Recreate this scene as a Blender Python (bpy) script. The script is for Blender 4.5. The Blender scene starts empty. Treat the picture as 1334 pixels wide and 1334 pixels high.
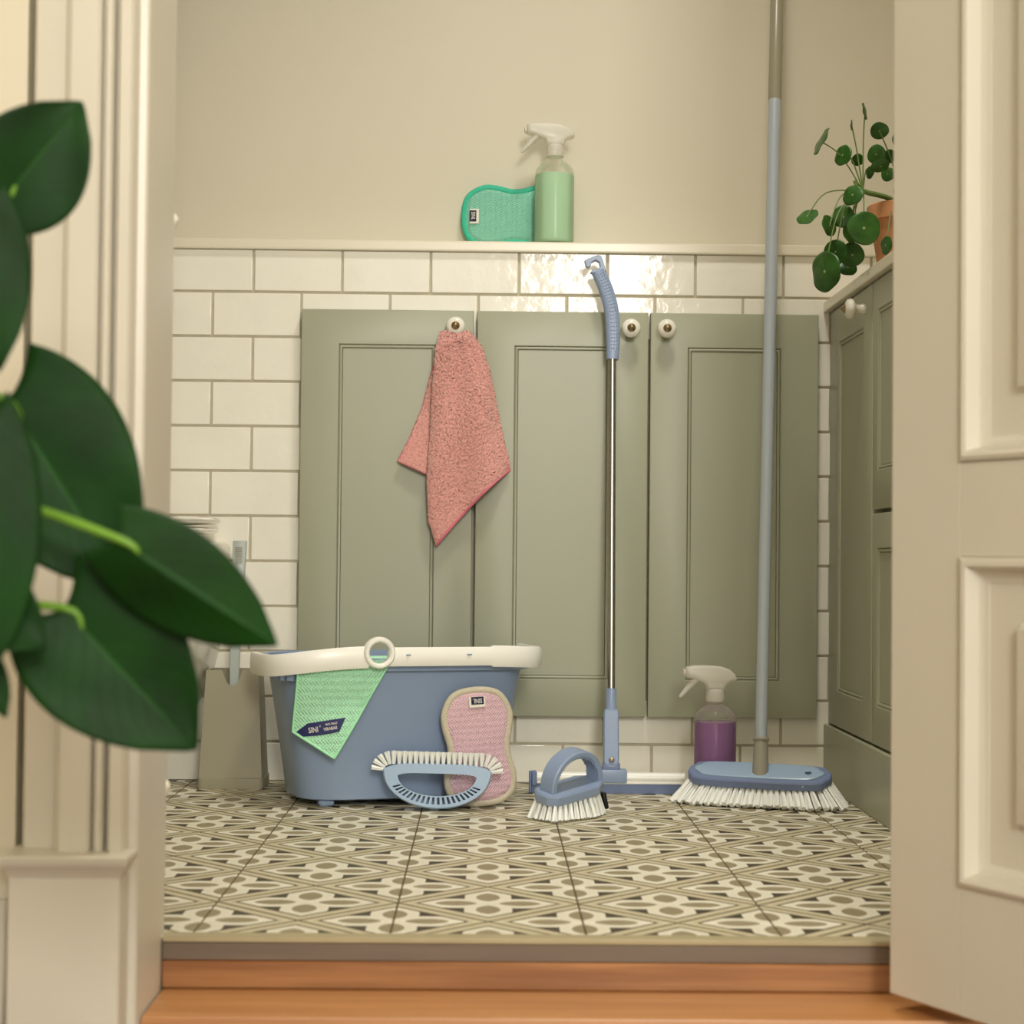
import bpy, bmesh, math, random
from mathutils import Vector, Matrix, noise
random.seed(7)
PI = math.pi
SC = bpy.context.scene
COL = SC.collection

# ------------------------------------------------------------------ camera, world, lights, exposure
def Rmat(p, y, r):
    return Matrix.Rotation(y, 3, 'Z') @ Matrix.Rotation(p, 3, 'X') @ Matrix.Rotation(r, 3, 'Y')
cam_d = bpy.data.cameras.new('camera'); cam = bpy.data.objects.new('camera', cam_d); COL.objects.link(cam)
R = Rmat(0.02547, -0.01421, -0.00968)
right, fwd, up = R.col[0], R.col[1], R.col[2]
m = Matrix.Identity(4)
for i in range(3):
    m[i][0], m[i][1], m[i][2] = right[i], up[i], -fwd[i]
m.translation = Vector((0.4039, -3.0843, 0.3836))
cam.matrix_world = m
cam_d.sensor_width = 36; cam_d.lens = 2343.4 * 36 / 1334
cam_d.clip_start = 0.05
cam_d.dof.use_dof = True; cam_d.dof.focus_distance = 2.9; cam_d.dof.aperture_fstop = 7.5
SC.camera = cam

def C(r, g, b):
    f = lambda v: (v/255/12.92) if v/255 <= .04045 else ((v/255+.055)/1.055)**2.4
    return (f(r), f(g), f(b), 1)

w = bpy.data.worlds.new('world'); SC.world = w; w.use_nodes = True
bg = w.node_tree.nodes['Background']; bg.inputs[0].default_value = (1.0, .965, .90, 1); bg.inputs[1].default_value = 1.75

def area(name, loc, target, size, power, color, sy=None):
    d = bpy.data.lights.new(name, 'AREA'); d.energy = power; d.color = color; d.size = size
    if sy: d.shape = 'RECTANGLE'; d.size_y = sy
    o = bpy.data.objects.new(name, d); COL.objects.link(o); o.location = loc
    o.rotation_euler = (Vector(target)-Vector(loc)).to_track_quat('-Z', 'Y').to_euler()
    return o
area('hall_window_offscreen', (1.0, -5.18, 1.72), (1.0, 0, 1.72), .6, 58, (1, .965, .89), .85)
area('bathroom_ceiling_lamp_offscreen', (.70, -.90, 2.385), (.62, -.72, 0), .30, 7, (1, .955, .87)).data.spread = math.radians(105)

vs = SC.view_settings
vs.view_transform = 'Standard'; vs.look = 'None'; vs.gamma = 1; vs.use_curve_mapping = False
vs.exposure = 0.33

# ------------------------------------------------------------------ material helpers
class X:                       # tiny math-node expressions
    def __init__(s, nt, sock): s.nt, s.s = nt, sock
    def _op(s, op, *a, clamp=False):
        n = s.nt.nodes.new('ShaderNodeMath'); n.operation = op; n.use_clamp = clamp
        for k, v in enumerate((s,)+a):
            if isinstance(v, X): s.nt.links.new(v.s, n.inputs[k])
            else: n.inputs[k].default_value = v
        return X(s.nt, n.outputs[0])
    def __add__(s, o): return s._op('ADD', o)
    def __sub__(s, o): return s._op('SUBTRACT', o)
    def __mul__(s, o): return s._op('MULTIPLY', o)
    def abs(s): return s._op('ABSOLUTE')
    def sin(s): return s._op('SINE')
    def lt(s, v): return s._op('LESS_THAN', v)
    def gt(s, v): return s._op('GREATER_THAN', v)
    def min(s, v): return s._op('MINIMUM', v)
    def max(s, v): return s._op('MAXIMUM', v)
    def step(s, lo, hi):
        n = s.nt.nodes.new('ShaderNodeMapRange'); s.nt.links.new(s.s, n.inputs[0])
        n.inputs[1].default_value = lo; n.inputs[2].default_value = hi
        return X(s.nt, n.outputs[0])

def newmat(name):
    m = bpy.data.materials.new(name); m.use_nodes = True
    nt = m.node_tree
    return m, nt, nt.nodes['Principled BSDF']

def coords(nt, kind='Object'):
    t = nt.nodes.new('ShaderNodeTexCoord'); return t.outputs[kind]
def sep(nt, sock):
    n = nt.nodes.new('ShaderNodeSeparateXYZ'); nt.links.new(sock, n.inputs[0])
    return [X(nt, o) for o in n.outputs]
def noise_tex(nt, scale, detail=2, vec=None, stretch=None):
    n = nt.nodes.new('ShaderNodeTexNoise'); n.inputs['Scale'].default_value = scale; n.inputs['Detail'].default_value = detail
    v = vec or coords(nt)
    if stretch:
        mp = nt.nodes.new('ShaderNodeMapping'); mp.inputs['Scale'].default_value = stretch
        nt.links.new(v, mp.inputs[0]); v = mp.outputs[0]
    nt.links.new(v, n.inputs['Vector'])
    return X(nt, n.outputs['Fac'])
def mixc(nt, fac, a, b):
    n = nt.nodes.new('ShaderNodeMix'); n.data_type = 'RGBA'
    if isinstance(fac, X): nt.links.new(fac.s, n.inputs[0])
    else: n.inputs[0].default_value = fac
    for k, v in ((6, a), (7, b)):
        if isinstance(v, tuple): n.inputs[k].default_value = v
        else: nt.links.new(v, n.inputs[k])
    return n.outputs[2]
def bump(nt, bs, h, strength=.3, dist=.001):
    b = nt.nodes.new('ShaderNodeBump'); b.inputs['Strength'].default_value = strength; b.inputs['Distance'].default_value = dist
    nt.links.new(h.s, b.inputs['Height']); nt.links.new(b.outputs[0], bs.inputs['Normal'])

def mat(name, col, rough=.5, var=.0, vscale=20, bmp=0, bscale=60, bdist=.001, metal=0, spec=.5, coat=0, stretch=None, sss=0):
    m, nt, bs = newmat(name)
    bs.inputs['Roughness'].default_value = rough; bs.inputs['Metallic'].default_value = metal
    bs.inputs['Specular IOR Level'].default_value = spec; bs.inputs['Coat Weight'].default_value = coat
    bs.inputs['Coat Roughness'].default_value = .08
    n = noise_tex(nt, vscale, 3, stretch=stretch).step(.3, .7)
    dk = tuple(c*(1-var) for c in col[:3])+(1,)
    nt.links.new(mixc(nt, n, dk, col), bs.inputs['Base Color'])
    if bmp: bump(nt, bs, noise_tex(nt, bscale, 3, stretch=stretch), bmp, bdist)
    if sss:
        bs.inputs['Subsurface Weight'].default_value = sss; bs.inputs['Subsurface Radius'].default_value = (1, .9, .7)
        bs.inputs['Subsurface Scale'].default_value = .004
    return m

MT = {}
MT['wall'] = mat('wall_paint', C(218, 211, 190), .75, .03, 3, .08, 180)
MT['hall_wall'] = mat('hall_wall_paint', C(218, 211, 190), .75, .03, 3, .08, 180)
MT['tile'] = mat('white_glaze', C(248, 244, 230), .11, .04, 14, .5, 24, .0025, spec=.26)
MT['grout'] = mat('wall_grout', C(198, 190, 168), .9, .1, 60)
MT['ledge'] = mat('ledge_paint', C(232, 225, 203), .28, .03, 6)
MT['sage'] = mat('sage_lacquer', C(168, 170, 146), .38, .04, 5, .03, 90)
MT['trim'] = mat('white_gloss_trim', C(212, 207, 192), .35, .04, 8)
MT['door'] = mat('door_paint', C(212, 207, 192), .4, .05, 4, .04, 50)
MT['ceramic'] = mat('ceramic', C(240, 236, 222), .12, .02)
MT['brass'] = mat('antique_brass', C(190, 168, 128), .35, .15, 200, metal=1)
MT['steel'] = mat('pole_steel', C(186, 184, 176), .3, .05, 20, metal=1)
MT['blue'] = mat('grey_blue_plastic', C(142, 160, 190), .36, .03, 12)
MT['blue_mid'] = mat('blue_plastic', C(118, 134, 172), .36, .03, 12)
MT['blue_light'] = mat('light_blue_plastic', C(158, 183, 210), .3, .03, 12)
MT['blue_dark'] = mat('deep_blue_plastic', C(88, 98, 140), .4, .03, 12)
MT['bucket'] = mat('bucket_plastic', C(139, 158, 187), .33, .04, 8, .04, 200)
MT['white_pl'] = mat('white_plastic', C(250, 249, 240), .3, .02)
MT['bristle'] = mat('white_bristle', C(248, 250, 244), .45, .06, 80, sss=.1)
MT['black'] = mat('black_rubber', C(18, 18, 20), .5)
MT['grey_pl'] = mat('taupe_plastic', C(158, 152, 128), .42, .03, 10)
MT['greyblue_pl'] = mat('pale_grey_plastic', C(176, 184, 178), .4, .03, 10)
MT['socket'] = mat('beige_grey_plastic', C(160, 155, 140), .4, .03, 10)
MT['alu'] = mat('painted_aluminium', C(176, 184, 190), .3, .04, 10)
MT['sleeve'] = mat('pole_sleeve', C(160, 154, 130), .3, .04, 10)
MT['terracotta'] = mat('terracotta', C(214, 150, 104), .8, .12, 30, .2, 120)
MT['soil'] = mat('soil', C(60, 44, 30), .95, .5, 90, .8, 90, .004)
MT['stem'] = mat('leaf_stem', C(104, 128, 62), .45, .15, 60)
MT['stem2'] = mat('petiole_green', C(110, 158, 48), .4, .15, 60)
MT['navy'] = mat('navy_label', C(28, 34, 92), .6, .1, 300)
MT['tag_white'] = mat('white_woven_tag', C(238, 234, 220), .8, .06, 400)
MT['tag_navy'] = mat('navy_woven_tag', C(36, 36, 66), .8, .06, 400)
MT['silver'] = mat('silver_lettering', C(225, 222, 210), .6)
MT['piping_beige'] = mat('beige_piping', C(205, 196, 172), .9, .12, 300, .4, 500)
MT['piping_teal'] = mat('teal_piping', C(70, 196, 160), .9, .12, 300, .4, 500)
MT['strip'] = mat('grey_metal_strip', C(118, 104, 90), .4, .2, 6, .1, 40, stretch=(1, 10, 10))
MT['tile_edge'] = mat('tile_edge', C(176, 164, 130), .6, .1, 20)

def wood(name, a, b):
    m, nt, bs = newmat(name)
    v = coords(nt)
    n1 = noise_tex(nt, 9, 4, stretch=(.35, 6, 6)).step(.35, .68)
    n2 = noise_tex(nt, 60, 2, stretch=(.15, 5, 5)).step(.3, .75)
    c1 = mixc(nt, n1, a, b)
    c2 = mixc(nt, n2*.35, c1, tuple(x*.55 for x in a[:3])+(1,))
    nt.links.new(c2, bs.inputs['Base Color']); bs.inputs['Roughness'].default_value = .35
    bump(nt, bs, n2, .15, .0006)
    return m
MT['oak_riser'] = wood('oak_riser', C(140, 92, 54), C(182, 130, 82))
MT['oak_tread'] = wood('oak_tread', C(184, 126, 74), C(200, 144, 90))
MT['oak_floor'] = wood('oak_floor', C(118, 78, 48), C(140, 96, 60))

# patterned cement tile: cream four-petal flowers on dark ground inside a diagonal band lattice
def floor_tile_mat():
    m, nt, bs = newmat('patterned_floor_tile')
    x, y, z = sep(nt, coords(nt))
    ax, ay = x.abs(), y.abs()
    inner = (ax+ay).lt(.1)
    def pick(a):   # inside the centre diamond keep, else measure from the tile corner
        return a*inner + (a*-1+.1)*(inner*-1+1)
    px, py = pick(ax), pick(ay)
    a, b = px.max(py), px.min(py)
    s = a+b
    t = (s-.1).abs()
    cream, tan, dark = C(236, 231, 211), C(152, 140, 110), C(62, 52, 38)
    e = .0006
    pet = (b - ((a-.038)*(a-.038)*-1.6+.0262))                # <0 on a petal
    isd = pet.step(-e, e)
    lens = ((a-.0355)*(1/.0235)); lens = lens*lens
    br = b*(1/.0134); br = br*(br*.45+.55)
    ell = (lens + br).step(1.03, .97)
    c = mixc(nt, isd, cream, dark)
    c = mixc(nt, ell, c, tan)
    band = t.step(.0246, .0234)
    bc = mixc(nt, (t-.0109).abs().step(.0086, .0092), C(194, 183, 150), dark)
    bc = mixc(nt, (t-.0109).abs().step(.0036, .0030), bc, C(214, 205, 176))
    c = mixc(nt, band, c, bc)
    wr = noise_tex(nt, 25, 4).step(.2, .8)
    c = mixc(nt, wr*.14, c, C(150, 140, 112))
    nt.links.new(c, bs.inputs['Base Color'])
    bs.inputs['Roughness'].default_value = .5; bs.inputs['Specular IOR Level'].default_value = .35
    bump(nt, bs, noise_tex(nt, 120, 3), .06, .001)
    return m
MT['ftile'] = floor_tile_mat()
MT['fgrout'] = mat('floor_grout', C(104, 92, 66), .9, .2, 60)

def knit(name, hi, lo, cell=.0034, ax=(0, 2), depth=.0026, band=0):
    m, nt, bs = newmat(name)
    s = sep(nt, coords(nt)); u, v = s[ax[0]], s[ax[1]]
    k = 2*PI/cell
    h = ((u*k).sin() * (v*(k*.9)).sin())
    h = (h*.5+.5)
    h2 = ((u*k + v*(k*.9)*.5).sin()*.5+.5)
    hh = h*.75 + h2*.25
    n = noise_tex(nt, 35, 2).step(.3, .7)
    nt.links.new(mixc(nt, n*.3, hi, lo), bs.inputs['Base Color'])
    bs.inputs['Roughness'].default_value = .75; bs.inputs['Sheen Weight'].default_value = .2
    bump(nt, bs, hh, 1.0, depth)
    return m
MT['knit_pink'] = knit('pink_knit', C(240, 200, 211), C(232, 188, 200), .0042)
MT['knit_teal'] = knit('teal_knit', C(150, 226, 198), C(138, 218, 188), .0042)
MT['waffle'] = knit('mint_waffle', C(190, 250, 210), C(178, 244, 200), .0050)
MT['mint_hem'] = mat('mint_hem', C(176, 246, 196), .8, .08, 200)

def terry_mat():
    m, nt, bs = newmat('pink_terry')
    n = noise_tex(nt, 420, 3).step(.3, .7)
    n2 = noise_tex(nt, 40, 2).step(.3, .7)
    c = mixc(nt, n, C(226, 154, 144), C(242, 184, 172))
    nt.links.new(mixc(nt, n2*.25, c, C(230, 152, 144)), bs.inputs['Base Color'])
    bs.inputs['Roughness'].default_value = .95; bs.inputs['Sheen Weight'].default_value = .5
    bump(nt, bs, noise_tex(nt, 700, 2), .8, .002)
    return m
MT['terry'] = terry_mat()
MT['terry_hem'] = mat('rose_hem', C(222, 124, 136), .85, .15, 200)

def leaf_mat(name, c1, c2, rough=.35):
    m, nt, bs = newmat(name)
    uv = coords(nt, 'UV'); u, v, _ = sep(nt, uv)          # u 0..1 along midrib, v 0..1 across
    s = (v-.5).abs()
    veins = (u*1.0 - s*.9)._op('MULTIPLY', 9.0)._op('FRACT')
    vn = (veins-.5).abs().step(.035, .0)
    mid = s.step(.016, .004)
    n = noise_tex(nt, 18, 3).step(.3, .7)
    c = mixc(nt, n, c1, c2)
    lt = tuple(min(1, x*1.9+.01) for x in c2[:3])+(1,)
    c = mixc(nt, vn*.22, c, lt); c = mixc(nt, mid*.7, c, lt)
    nt.links.new(c, bs.inputs['Base Color'])
    bs.inputs['Roughness'].default_value = rough; bs.inputs['Specular IOR Level'].default_value = .18
    bump(nt, bs, s.step(.0, .03)*.6+vn*-.3, .4, .002)
    return m
MT['leaf_big'] = leaf_mat('dark_glossy_leaf', C(8, 40, 5), C(15, 60, 8), .55)
def coin_mat():
    m, nt, bs = newmat('coin_leaf')
    u, v, _ = sep(nt, coords(nt, 'UV'))
    du, dv = u-.5, v-.5
    r = (du*du+dv*dv)._op('SQRT')
    an = dv._op('ARCTAN2', du)
    rays = ((an*3.5).sin().abs()).step(.16, .0)*r.step(.48, .1)
    n = noise_tex(nt, 40, 3).step(.3, .7)
    c = mixc(nt, n, C(38, 74, 26), C(60, 106, 40))
    c = mixc(nt, rays*.25, c, C(120, 150, 90)); c = mixc(nt, r.step(.05, .02), c, C(170, 180, 120))
    nt.links.new(c, bs.inputs['Base Color']); bs.inputs['Roughness'].default_value = .34; bs.inputs['Specular IOR Level'].default_value = .3
    return m
MT['leaf_coin'] = coin_mat()

def clear_plastic(name, tint, gloss=.14, haze=.1):
    m, nt, bs = newmat(name)
    out = nt.nodes['Material Output']
    tr = nt.nodes.new('ShaderNodeBsdfTransparent'); tr.inputs[0].default_value = tint
    bs.inputs['Base Color'].default_value = (.92, .9, .82, 1); bs.inputs['Roughness'].default_value = .12
    fr = nt.nodes.new('ShaderNodeFresnel'); fr.inputs[0].default_value = 1.4
    f = (X(nt, fr.outputs[0])*.55 + haze)
    mx = nt.nodes.new('ShaderNodeMixShader'); nt.links.new(f.s, mx.inputs[0])
    nt.links.new(tr.outputs[0], mx.inputs[1]); nt.links.new(bs.outputs[0], mx.inputs[2])
    nt.links.new(mx.outputs[0], out.inputs[0])
    return m
MT['clear'] = clear_plastic('clear_bottle', (.98, .97, .93, 1), haze=.08)
def liquid(name, col, trans):
    m, nt, bs = newmat(name)
    bs.inputs['Base Color'].default_value = col; bs.inputs['Roughness'].default_value = .16
    bs.inputs['Transmission Weight'].default_value = trans; bs.inputs['IOR'].default_value = 1.2
    n = noise_tex(nt, 4, 1); nt.links.new(mixc(nt, n*.1, col, tuple(c*.9 for c in col[:3])+(1,)), bs.inputs['Base Color'])
    return m
MT['mint_liquid'] = liquid('mint_liquid', C(206, 248, 212), .25)
MT['purple_liquid'] = liquid('purple_liquid', C(150, 84, 162), .1)
def frosted(name, col):
    m, nt, bs = newmat(name)
    out = nt.nodes['Material Output']
    bs.inputs['Base Color'].default_value = col; bs.inputs['Roughness'].default_value = .3
    n = noise_tex(nt, 30, 1); nt.links.new(mixc(nt, n*.08, col, (.8, .78, .7, 1)), bs.inputs['Base Color'])
    tl = nt.nodes.new('ShaderNodeBsdfTranslucent'); tl.inputs[0].default_value = col
    tp = nt.nodes.new('ShaderNodeBsdfTransparent'); tp.inputs[0].default_value = col
    m1 = nt.nodes.new('ShaderNodeMixShader'); m1.inputs[0].default_value = .35
    m2 = nt.nodes.new('ShaderNodeMixShader'); m2.inputs[0].default_value = .16
    nt.links.new(bs.outputs[0], m1.inputs[1]); nt.links.new(tl.outputs[0], m1.inputs[2])
    nt.links.new(m1.outputs[0], m2.inputs[1]); nt.links.new(tp.outputs[0], m2.inputs[2])
    nt.links.new(m2.outputs[0], out.inputs[0])
    return m
MT['frost'] = frosted('frosted_white_plastic', C(243, 240, 230))

# ------------------------------------------------------------------ geometry helpers
class G:
    """collects verts and faces for ONE mesh object"""
    def __init__(s): s.v, s.f, s.uv = [], [], None
    def add(s, vs, fs):
        o = len(s.v); s.v += [tuple(p) for p in vs]; s.f += [tuple(i+o for i in f) for f in fs]; return s
    def xf(s, M):
        s.v = [tuple(M @ Vector(p)) for p in s.v]; return s
    def box(s, x0, x1, y0, y1, z0, z1, bev=0, seg=1):
        b = bmesh.new(); bmesh.ops.create_cube(b, size=1)
        bmesh.ops.scale(b, vec=(x1-x0, y1-y0, z1-z0), verts=b.verts)
        bmesh.ops.translate(b, vec=((x0+x1)/2, (y0+y1)/2, (z0+z1)/2), verts=b.verts)
        if bev: bmesh.ops.bevel(b, geom=b.edges[:], offset=bev, segments=seg, affect='EDGES', profile=.6)
        b.verts.index_update()
        s.add([v.co[:] for v in b.verts], [[v.index for v in f.verts] for f in b.faces]); b.free(); return s
    def rings(s, rings, cap0=True, cap1=True, closed=False):
        n = len(rings[0]); V = [p for r in rings for p in r]; F = []
        m = len(rings)
        for i in range(m if closed else m-1):
            a, b = i*n, ((i+1) % m)*n
            for j in range(n):
                k = (j+1) % n; F.append((a+j, a+k, b+k, b+j))
        if not closed:
            if cap0: F.append(tuple(reversed(range(n))))
            if cap1: F.append(tuple(range((m-1)*n, m*n)))
        return s.add(V, F)
    def lathe(s, prof, n=32, c=(0, 0), cap0=True, cap1=True):
        rs = [[(c[0]+r*math.cos(2*PI*j/n), c[1]+r*math.sin(2*PI*j/n), z) for j in range(n)] for r, z in prof]
        return s.rings(rs, cap0, cap1)
    def tube(s, pts, r, n=10, closed=False, sec=None, up=None, cap=True):
        P = [Vector(p) for p in pts]; m = len(P); rs = []
        T = []
        for i in range(m):
            a = P[(i-1) % m] if (closed or i > 0) else P[i]; b = P[(i+1) % m] if (closed or i < m-1) else P[i]
            T.append((b-a).normalized())
        u = Vector(up) if up else (Vector((0, 0, 1)) if abs(T[0].z) < .9 else Vector((1, 0, 0)))
        for i in range(m):
            if up: u = Vector(up)
            sd = T[i].cross(u)
            if sd.length < 1e-6: sd = T[i].cross(Vector((.3, .9, .1)))
            sd.normalize(); u2 = sd.cross(T[i]).normalized()
            if not up: u = u2
            rr = r[i] if isinstance(r, (list, tuple)) else r
            if sec: ring = [tuple(P[i]+sd*(a*rr)+u2*(b*rr)) for a, b in sec]
            else: ring = [tuple(P[i]+sd*(rr*math.cos(2*PI*j/n))+u2*(rr*math.sin(2*PI*j/n))) for j in range(n)]
            rs.append(ring)
        return s.rings(rs, cap, cap, closed)
    def prism(s, out, lay):
        """out: 2-D outline (CCW); lay: list of (inward offset, height)"""
        n = len(out); rs = []
        nr = []
        for i in range(n):
            a, b, c = Vector(out[i-1]), Vector(out[i]), Vector(out[(i+1) % n])
            e1, e2 = (b-a).normalized(), (c-b).normalized()
            n1, n2 = Vector((-e1.y, e1.x)), Vector((-e2.y, e2.x))
            h = (n1+n2); h = h/max(.35, h.length_squared)*2 if h.length > 1e-6 else n1
            nr.append(h)
        for off, z in lay:
            rs.append([(out[i][0]+nr[i].x*off, out[i][1]+nr[i].y*off, z) for i in range(n)])
        return s.rings(rs)
    def grid(s, fn, nu, nv, uv=False):
        V = []; U = []
        for i in range(nu+1):
            for j in range(nv+1):
                V.append(fn(i/nu, j/nv)); U.append((i/nu, j/nv))
        F = [(i*(nv+1)+j, (i+1)*(nv+1)+j, (i+1)*(nv+1)+j+1, i*(nv+1)+j+1) for i in range(nu) for j in range(nv)]
        if uv: s.uv = (s.uv or [])+U
        return s.add(V, F)
    def mesh(s, name, angle=40):
        me = bpy.data.meshes.new(name); me.from_pydata(s.v, [], s.f)
        if s.uv and len(s.uv) == len(s.v):
            l = me.uv_layers.new(name='UVMap')
            for lp in me.loops: l.data[lp.index].uv = s.uv[lp.vertex_index]
        me.update()
        b = bmesh.new(); b.from_mesh(me); bmesh.ops.recalc_face_normals(b, faces=b.faces); b.to_mesh(me); b.free()
        if angle:
            me.shade_smooth(); me.set_sharp_from_angle(angle=math.radians(angle))
        return me
    def obj(s, name, mt, parent=None, angle=40, loc=None):
        o = bpy.data.objects.new(name, s.mesh(name, angle)); COL.objects.link(o)
        o.data.materials.append(MT[mt] if isinstance(mt, str) else mt)
        if parent: o.parent = parent
        if loc: o.location = loc
        return o

def inst(name, me, parent, M=None, loc=None):
    o = bpy.data.objects.new(name, me); COL.objects.link(o); o.parent = parent
    if M is not None: o.matrix_local = M
    if loc is not None: o.location = loc
    return o
def thing(name, label, cat, loc=(0, 0, 0), rz=0, group=None, rot=None):
    o = bpy.data.objects.new(name, None); COL.objects.link(o); o.empty_display_size = .05
    o.location = loc; o.rotation_euler = rot or (0, 0, rz)
    o['label'] = label; o['category'] = cat
    if group: o['group'] = group
    return o
def tag(o, label, cat, group=None):
    o['label'] = label; o['category'] = cat
    if group: o['group'] = group
    return o
def struct(o, label, cat):
    o['kind'] = 'structure'; o['label'] = label; o['category'] = cat; return o
def solidify(o, t, off=0):
    md = o.modifiers.new('thick', 'SOLIDIFY'); md.thickness = t; md.offset = off; return o
def text(name, s, size, mt, parent, M, extrude=.0001, bold=0, squeeze=1):
    cu = bpy.data.curves.new(name, 'FONT'); cu.body = s; cu.size = size; cu.align_x = 'CENTER'; cu.align_y = 'CENTER'
    cu.extrude = extrude; cu.offset = bold; cu.resolution_u = 3
    t = bpy.data.objects.new(name+'_tmp', cu); COL.objects.link(t)
    bpy.context.view_layer.update()
    me = bpy.data.meshes.new_from_object(t.evaluated_get(bpy.context.evaluated_depsgraph_get()))
    bpy.data.objects.remove(t); bpy.data.curves.remove(cu)
    me.transform(Matrix.Diagonal((squeeze, 1, 1, 1)))
    me.materials.clear(); me.materials.append(MT[mt])
    return inst(name, me, parent, M)
def frame(o, x, y):           # matrix with origin o, local x and y axes given
    x = Vector(x).normalized(); z = x.cross(Vector(y)).normalized(); y = z.cross(x)
    M = Matrix.Identity(4)
    for i in range(3): M[i][0], M[i][1], M[i][2], M[i][3] = x[i], y[i], z[i], o[i]
    return M
def cut(objs, g, angle=25):
    me = g.mesh('cutter', 0); c = bpy.data.objects.new('cutter', me); COL.objects.link(c)
    c.parent = objs[0].parent if objs[0].parent.type == 'EMPTY' else objs[0].parent.parent
    for o in objs:
        md = o.modifiers.new('hole', 'BOOLEAN'); md.operation = 'DIFFERENCE'; md.object = c; md.solver = 'EXACT'
    bpy.context.view_layer.update(); dg = bpy.context.evaluated_depsgraph_get()
    new = [bpy.data.meshes.new_from_object(o.evaluated_get(dg)) for o in objs]
    for o, n in zip(objs, new):
        o.modifiers.clear(); o.data = n; n.set_sharp_from_angle(angle=math.radians(angle))
    bpy.data.objects.remove(c)
def smooth_path(pts, n):
    P = [Vector(p) for p in pts]; out = []
    m = len(P)-1
    for k in range(n+1):
        t = k/n*m; i = min(int(t), m-1); f = t-i
        p0, p1, p2, p3 = P[max(i-1, 0)], P[i], P[i+1], P[min(i+2, m)]
        out.append(.5*((2*p1)+(p2-p0)*f+(2*p0-5*p1+4*p2-p3)*f*f+(3*p1-p0-3*p2+p3)*f**3))
    return out
def closed_path(pts, n):
    P = [Vector(p) for p in pts]; m = len(P); out = []
    for k in range(n):
        t = k/n*m; i = int(t) % m; f = t-int(t)
        p0, p1, p2, p3 = P[i-1], P[i], P[(i+1) % m], P[(i+2) % m]
        out.append(.5*((2*p1)+(p2-p0)*f+(2*p0-5*p1+4*p2-p3)*f*f+(3*p1-p0-3*p2+p3)*f**3))
    return out

# ================================================================== THE ROOM
FY = -1.262            # front edge of the tiled floor
JX = .082              # left jamb face
RX = .885              # right jamb face
UW = .10               # upper wall plane (set back behind the ledge)
# --- floor with single tiles
fl = struct(G().box(-.80, 1.60, FY, UW, -.12, -.0014).obj('floor', 'fgrout', angle=0), 'tiled bathroom floor with cream four-petal flower pattern', 'floor')
tile_cache = {}
for i in range(-6, 7):
    for k in range(-1, 7):
        cx, cy = .3101+.2*i+.1, -1.178+.2*k+.1
        x0, x1 = max(cx-.099, -.799), min(cx+.099, 1.599)
        y0, y1 = max(cy-.099, FY), min(cy+.099, -.0005)
        if x1-x0 < .01 or y1-y0 < .005: continue
        if x0 > 1.02 and y0 < 1: pass
        key = tuple(round(q, 4) for q in (x0-cx, x1-cx, y0-cy, y1-cy))
        if key not in tile_cache:
            me = G().box(key[0], key[1], key[2], key[3], -.008, 0, .0007).mesh('tile', 30); me.materials.append(MT['ftile']); tile_cache[key] = me
        inst('tile', tile_cache[key], fl, loc=(cx, cy, 0))

# --- back wall: plaster above, glazed tiles below
wb = struct(G().box(-.86, 1.66, UW, UW+.1, 0, 2.45).obj('wall_back', 'wall', angle=0), 'cream painted back wall above white metro tiles', 'wall')
gr = G().box(-.80, 1.60, .0030, UW, 0, .9087).obj('tile_backing', 'grout', wb, angle=0)
Z0, TW, TH = .8361, .152, .077
for k in range(0, 12):
    z1 = Z0-TH*(k-1)-.0021; z0 = Z0-TH*k+.0021
    z1 = min(z1, .9085); z0 = max(z0, .0005)
    if z1-z0 < .006: continue
    off = 0 if k % 2 == 0 else .0825
    for i in range(-7, 10):
        x0, x1 = off+TW*i+.0021, off+TW*(i+1)-.0021
        x0 = max(x0, -.799); x1 = min(x1, 1.0 if k else 1.599)
        if x1-x0 < .004: continue
        if x0 > .095 and x1 < .96 and z0 > .125 and z1 < .80: continue     # behind the cabinet doors
        g = G().box(x0, x1, 0, .009, z0, z1, .0016, 2)
        cx, cz = (x0+x1)/2, (z0+z1)/2
        M = Matrix.Translation((cx, .005, cz)) @ Matrix.Rotation(random.gauss(0, .0016), 4, 'X') @ Matrix.Rotation(random.gauss(0, .0016), 4, 'Z') @ Matrix.Translation((-cx, -.005, -cz))
        g.xf(M).obj('tile', 'tile', wb, angle=15)
ledge = G().box(-.80, 1.60, -.009, UW, .9087, .9270, .003, 2).obj('trim_1', 'ledge', angle=15)
struct(ledge, 'white painted ledge capping the metro tiles', 'ledge')
struct(G().box(-.86, -.80, -1.25, UW, 0, 2.45).obj('wall_left', 'wall', angle=0), 'cream bathroom side wall by the toilet', 'wall')
struct(G().box(1.60, 1.66, -1.25, UW, 0, 2.45).obj('wall_right', 'wall', angle=0), 'cream bathroom side wall behind the base cabinets', 'wall')
struct(G().box(-.86, 1.66, -1.25, UW, 2.40, 2.45).obj('ceiling', 'wall', angle=0), 'cream bathroom ceiling', 'ceiling')

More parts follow.
